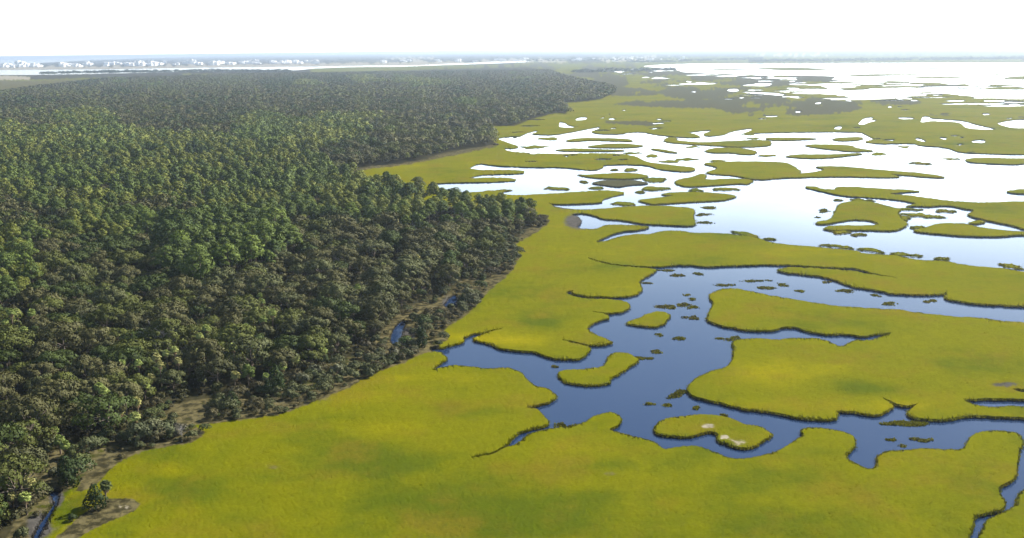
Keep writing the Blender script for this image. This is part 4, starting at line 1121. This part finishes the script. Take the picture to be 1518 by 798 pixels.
# --- cedars and shrubs along the edge
def edge_plant(kind, px, py, s, tint, label, v=0, group=None):
    x, y = at(px, py)
    names = {'cedar': ('cedar_tree', 'cedar'), 'shrub': ('shrub', 'shrub'), 'oak': ('oak_tree', 'oak'), 'pine': ('pine_tree', 'pine')}
    tree_object(kind, v, (x, y), s, rng.uniform(0, 6.28), tint, label, group, *names[kind])
DK, MDK, GRY, LGT, OLV = (.032, .05, .014), (.05, .07, .022), (.12, .125, .07), (.12, .17, .05), (.085, .1, .03)
edge_plant('cedar', 143, 757, 1.05, DK, 'dark bushy cedar standing alone on the brown spit', 1)
edge_plant('shrub', 108, 772, .6, MDK, 'small green shrub at the low end of the brown spit', 1)
for px, py, s, tn, lab, k, v in [
 (345,607,1.0,DK,'dark cedar casting a black shadow at the tan bank','cedar',1),(332,606,.75,DK,'smaller dark cedar beside the tan bank','cedar',2),(410,582,1.35,DK,'tall dark cedar at the marsh corner below the palms','cedar',0),(398,586,1.0,MDK,'second dark cedar tucked against the tall one','cedar',2),
 (472,532,1.2,DK,'dark green cedar among the palms of the lower grove','cedar',1),(480,538,.9,MDK,'lower cedar touching the dark green one','cedar',2),(467,558,1.0,GRY,'grey green shrub behind the dark bank bush','shrub',2),(500,556,1.15,GRY,'grey green shrub with bare twigs on the bank','shrub',0),(480,566,.7,DK,'small black green bush at the bank foot','shrub',1),
 (447,568,1.0,GRY,'pale tangled shrub at the marsh lip','shrub',2),(520,548,.8,OLV,'olive shrub in the middle of the bank','shrub',1),(548,538,1.1,GRY,'olive grey shrub over the dead grass bank','shrub',0),(566,530,.8,GRY,'round grey shrub next to the dead grass bank','shrub',1),(540,545,.7,OLV,'low olive shrub at the foot of the bank','shrub',1),
 (588,528,.9,(.16,.16,.10),'silvery shrub below the lower creek pool','shrub',0),(602,512,.9,LGT,'bright green shrub beside the lower creek pool','shrub',2),(612,524,.9,GRY,'palmetto like shrub at the tip of the bank','shrub',0),(627,515,1.05,DK,'dark round cedar at the inlet head','cedar',1),(622,498,.7,MDK,'dark cedar just behind the inlet head','cedar',2),
 (627,486,1.35,MDK,'large dark bush between the two creek pools','shrub',2),(640,478,.9,DK,'small dark bush between the creek pools','shrub',1),(651,472,1.1,MDK,'round dark bush under the upper creek pool','shrub',0),(686,450,.8,DK,'upright dark cedar beside the upper creek pool','cedar',2),(700,452,1.3,GRY,'tall grey green shrub beside the upper creek pool','shrub',2),(694,440,1.2,GRY,'broad grey shrub behind the upper creek pool','shrub',0),
 (712,430,1.2,MDK,'dark shrub where the bank narrows','shrub',2),(728,410,1.3,(.07,.06,.035),'brown tinted shrub mass on the creek bank','shrub',2),(742,405,1.0,(.075,.06,.035),'low brown shrub at the marsh bay','shrub',0),(716,418,.9,MDK,'green shrub over the narrow bank','shrub',1),
 (603,447,.8,DK,'dark round bush on the tan slope','shrub',1),(622,440,1.0,MDK,'dark bush pair on the tan slope','shrub',2),(636,432,.9,MDK,'dark bush above the tan slope','shrub',0),
 (742,360,1.5,DK,'big dark bush at the forest point','cedar',1),(736,352,1.2,MDK,'dark cedar behind the big bush','cedar',0),(782,330,1.1,MDK,'dark tree at the tip of the forest point','cedar',1),(790,334,1.2,OLV,'olive shrub at the tip of the forest point','shrub',2),(770,338,1.3,GRY,'grey shrub near the tip of the forest point','shrub',2),(758,345,1.1,OLV,'green shrub midway along the forest point','shrub',0),(748,330,1.3,MDK,'dark tree along the back of the forest point','cedar',0),(728,320,1.2,OLV,'rounded bush along the back of the forest point','shrub',2),
 (224,652,1.5,(.10,.105,.05),'broad grey oak bush on the lower bank','shrub',2),(245,648,1.5,(.09,.1,.045),'dark grey bush on the lower bank','shrub',0),(205,658,1.5,(.085,.095,.045),'leafy bush at the left end of the lower bank','shrub',2),(262,646,1.3,(.13,.12,.08),'bare twiggy grey bush on the lower bank','shrub',0),(186,655,1.3,(.075,.085,.035),'dark bush behind the lower bank','shrub',1),
 (112,712,1.5,MDK,'dark rounded bush over the tidal creek','shrub',2),(100,720,1.2,DK,'darkest bush at the tidal creek mouth','cedar',1),(120,695,1.3,OLV,'olive bush beside the tan bank','shrub',0),(133,672,1.3,(.085,.095,.04),'grey olive bush above the tan bank','shrub',2),(108,678,1.1,OLV,'small bush in the green glade','shrub',0),(80,705,.8,GRY,'pale low bush in the green glade','shrub',1),(152,662,1.1,MDK,'low bush at the corner of the marsh','shrub',1),
 (250,602,.7,MDK,'round green bush beside the brown clearing','shrub',1),(240,610,.8,OLV,'low olive bush below the brown clearing','shrub',0),(225,622,1.0,OLV,'bush in front of the brown clearing','shrub',2),(735,218,1.6,(.08,.06,.04),'rusty shrub on the far marsh shore','shrub',0),
 ]:
    edge_plant(k, px, py, s, tuple(np.array(tn) * rng.uniform(.95, 1.1)), lab, v)
edge_plant('pine', 620, 292, 1.15, (.06, .075, .03), 'tall lone pine standing above the forest edge against the marsh', 5)
edge_plant('oak', 648, 296, .7, (.08, .08, .04), 'low grey oak beside the tall lone pine', 4)
edge_plant('shrub', 675, 300, 1.6, (.07, .08, .035), 'dark bushy tree at the lagoon shore', 2)

# --- dead snags
def snag(px, py, s, label):
    r = np.random.default_rng(int(px * 7 + py))
    parts = [tube([(0, 0, -.3), (.1, 0, 4), (.3, .2, 7.5)], [.28, .2, .08])]
    for i in range(16):
        a = r.uniform(0, 6.28); z = r.uniform(3.5, 7); l = r.uniform(1.5, 3.4)
        m1 = np.array([math.cos(a) * l * .5, math.sin(a) * l * .5, z + l * .3]); e1 = np.array([math.cos(a) * l, math.sin(a) * l, z + l * r.uniform(.3, .8)])
        parts.append(tube([(.15, .1, z), m1, e1], [.12, .09, .04], 4))
        for _ in range(2):
            parts.append(tube([m1, m1 + r.normal(0, .8, 3) + np.array([0, 0, .7])], [.06, .025], 4))
    v, f = merge(parts)
    x, y = at(px, py)
    o = link('dead_tree', new_mesh('dead_tree', v, f, mat=M_DEADWOOD), loc=(x, y, LAND_Z)); o.scale = (s, s, s)
    tag(o, label, 'dead tree')
snag(232, 528, 1.35, 'bleached dead tree with pale bare branches among the oaks')
snag(252, 532, 1.25, 'second bleached dead tree, close behind the first, with spreading twigs')
snag(270, 655, .5, 'short dead grey snag at the end of the lower bank')
snag(504, 408, 1.1, 'pale dead tree standing in the grey oak canopy')

# ---------------------------------------------------------------- far shore: town and tree lines
M_WHITE = simple('white_wall', (.74, .73, .70), (.84, .83, .81), .05)
M_ROOF = simple('pale_roof', (.38, .37, .36), (.55, .53, .5), .05)
def box(x0, x1, y0, y1, z0, z1):
    V = np.array([(x, y, z) for z in (z0, z1) for x, y in ((x0, y0), (x1, y0), (x1, y1), (x0, y1))], float)
    F = np.array([(0, 1, 5, 4), (1, 2, 6, 5), (2, 3, 7, 6), (3, 0, 4, 7), (4, 5, 6, 7)])
    return V, F
def building(px, py, wpx, hpx, label, group):
    x, y = at(px, py)
    dist = math.hypot(x, y); k = dist / FPX
    W, Hh = wpx * k, hpx * k; D = min(W, 60)
    e = link('far_building', None, loc=(x, y, LAND_Z)); e.rotation_euler = (0, 0, rng.uniform(-.3, .3)); tag(e, label, 'building', group)
    wings = [box(-W / 2, W / 2, 0, D, -1, Hh)]
    if wpx > 6: wings.append(box(-W * .2, W * .12, -D * .3, D * .6, -1, Hh * 1.35))
    link('wall', new_mesh('wall', *merge(wings), mat=M_WHITE), e)
    rv_, rf = box(-W * .52, W * .52, -D * .05, D * 1.05, Hh + .01, Hh * 1.06 + .6)
    rv_[4:, 0] *= .8; rv_[4:, 1] = D / 2 + (rv_[4:, 1] - D / 2) * .3; rv_[4:, 2] += Hh * .12
    link('roof', new_mesh('roof', rv_, rf, mat=M_ROOF), e)
r_ = np.random.default_rng(12)
for i in range(92):
    px = r_.uniform(2, 470); py = 100.6 - 0.0115 * px + r_.uniform(-3.6, .2)
    building(px, py, r_.uniform(3, 13), r_.uniform(1.2, 2.9) * (1.6 if r_.random() < .15 else 1), 'white waterfront building on the low far shore across the river', 'white buildings across the river')
for i in range(16):
    px = r_.uniform(560, 780); py = 93.5 - 0.012 * (px - 560) + r_.uniform(-3, 0)
    building(px, py, r_.uniform(3, 12), r_.uniform(.8, 1.9), 'white building behind the middle of the wood', 'white buildings behind the wood')
for i in range(18):
    px = r_.uniform(850, 1020); py = 91 + r_.uniform(-4, 1.5)
    building(px, py, r_.uniform(3, 9), r_.uniform(1, 2.4), 'white building in the hazy settlement beyond the marsh', 'white buildings beyond the marsh')

def treeline(name, spans, label, tints):
    pts = []
    for x0, y0, x1, y1, n, spread in spans:
        t = r_.random(n); pts.append(np.stack([x0 + (x1 - x0) * t, y0 + (y1 - y0) * t + r_.uniform(-spread, spread, n)], 1))
    p = np.concatenate(pts); g = ground(p[:, 0], p[:, 1])
    arr = np.column_stack([g[:, :2], p])
    o = wood(name, [(arr, LOD3['oak'], .85, 1.5)], tints, label)
    return o
treeline('far_treeline', [(60,110.5,200,108,160,1.0),(150,108.5,330,107,220,1.2),(330,107,430,107.5,120,.8),(0,98,250,93,120,1.2),(120,92,480,83,260,2.5),(480,90,760,84,240,3.5),(780,90,1010,88,260,2.4),(930,93,1010,92.6,120,.5),
    (1010,91.2,1130,88,170,1.4),(1110,91.8,1518,87.5,620,1.7),(1518,88,1760,88,200,2),(850,108,1000,105.5,150,1.2),(700,80,1518,77,200,2)],
    'hazy tree lines along the far shores', [('a', (.05, .07, .03)), ('b', (.07, .075, .04))])

# ---------------------------------------------------------------- haze
hv, hf = box(-62000, 62000, -3300, 62000, -1.6, 104.0)
hf = np.concatenate([hf, [[3, 2, 1, 0]]])
mh = bpy.data.materials.new('haze'); mh.use_nodes = True
nt = mh.node_tree; nt.nodes.remove(nt.nodes['Principled BSDF'])
pv = node(nt, 'ShaderNodeVolumePrincipled')
pv.inputs['Color'].default_value = (0.66, 0.76, 0.90, 1)
pv.inputs['Density'].default_value = HAZE
pv.inputs['Anisotropy'].default_value = 0.55
nt.links.new(pv.outputs[0], nt.nodes['Material Output'].inputs['Volume'])
hz = link('haze', new_mesh('haze', hv, hf, mat=mh))
tag(hz, 'thin pale air fading the far shores towards white', 'haze', kind='stuff')
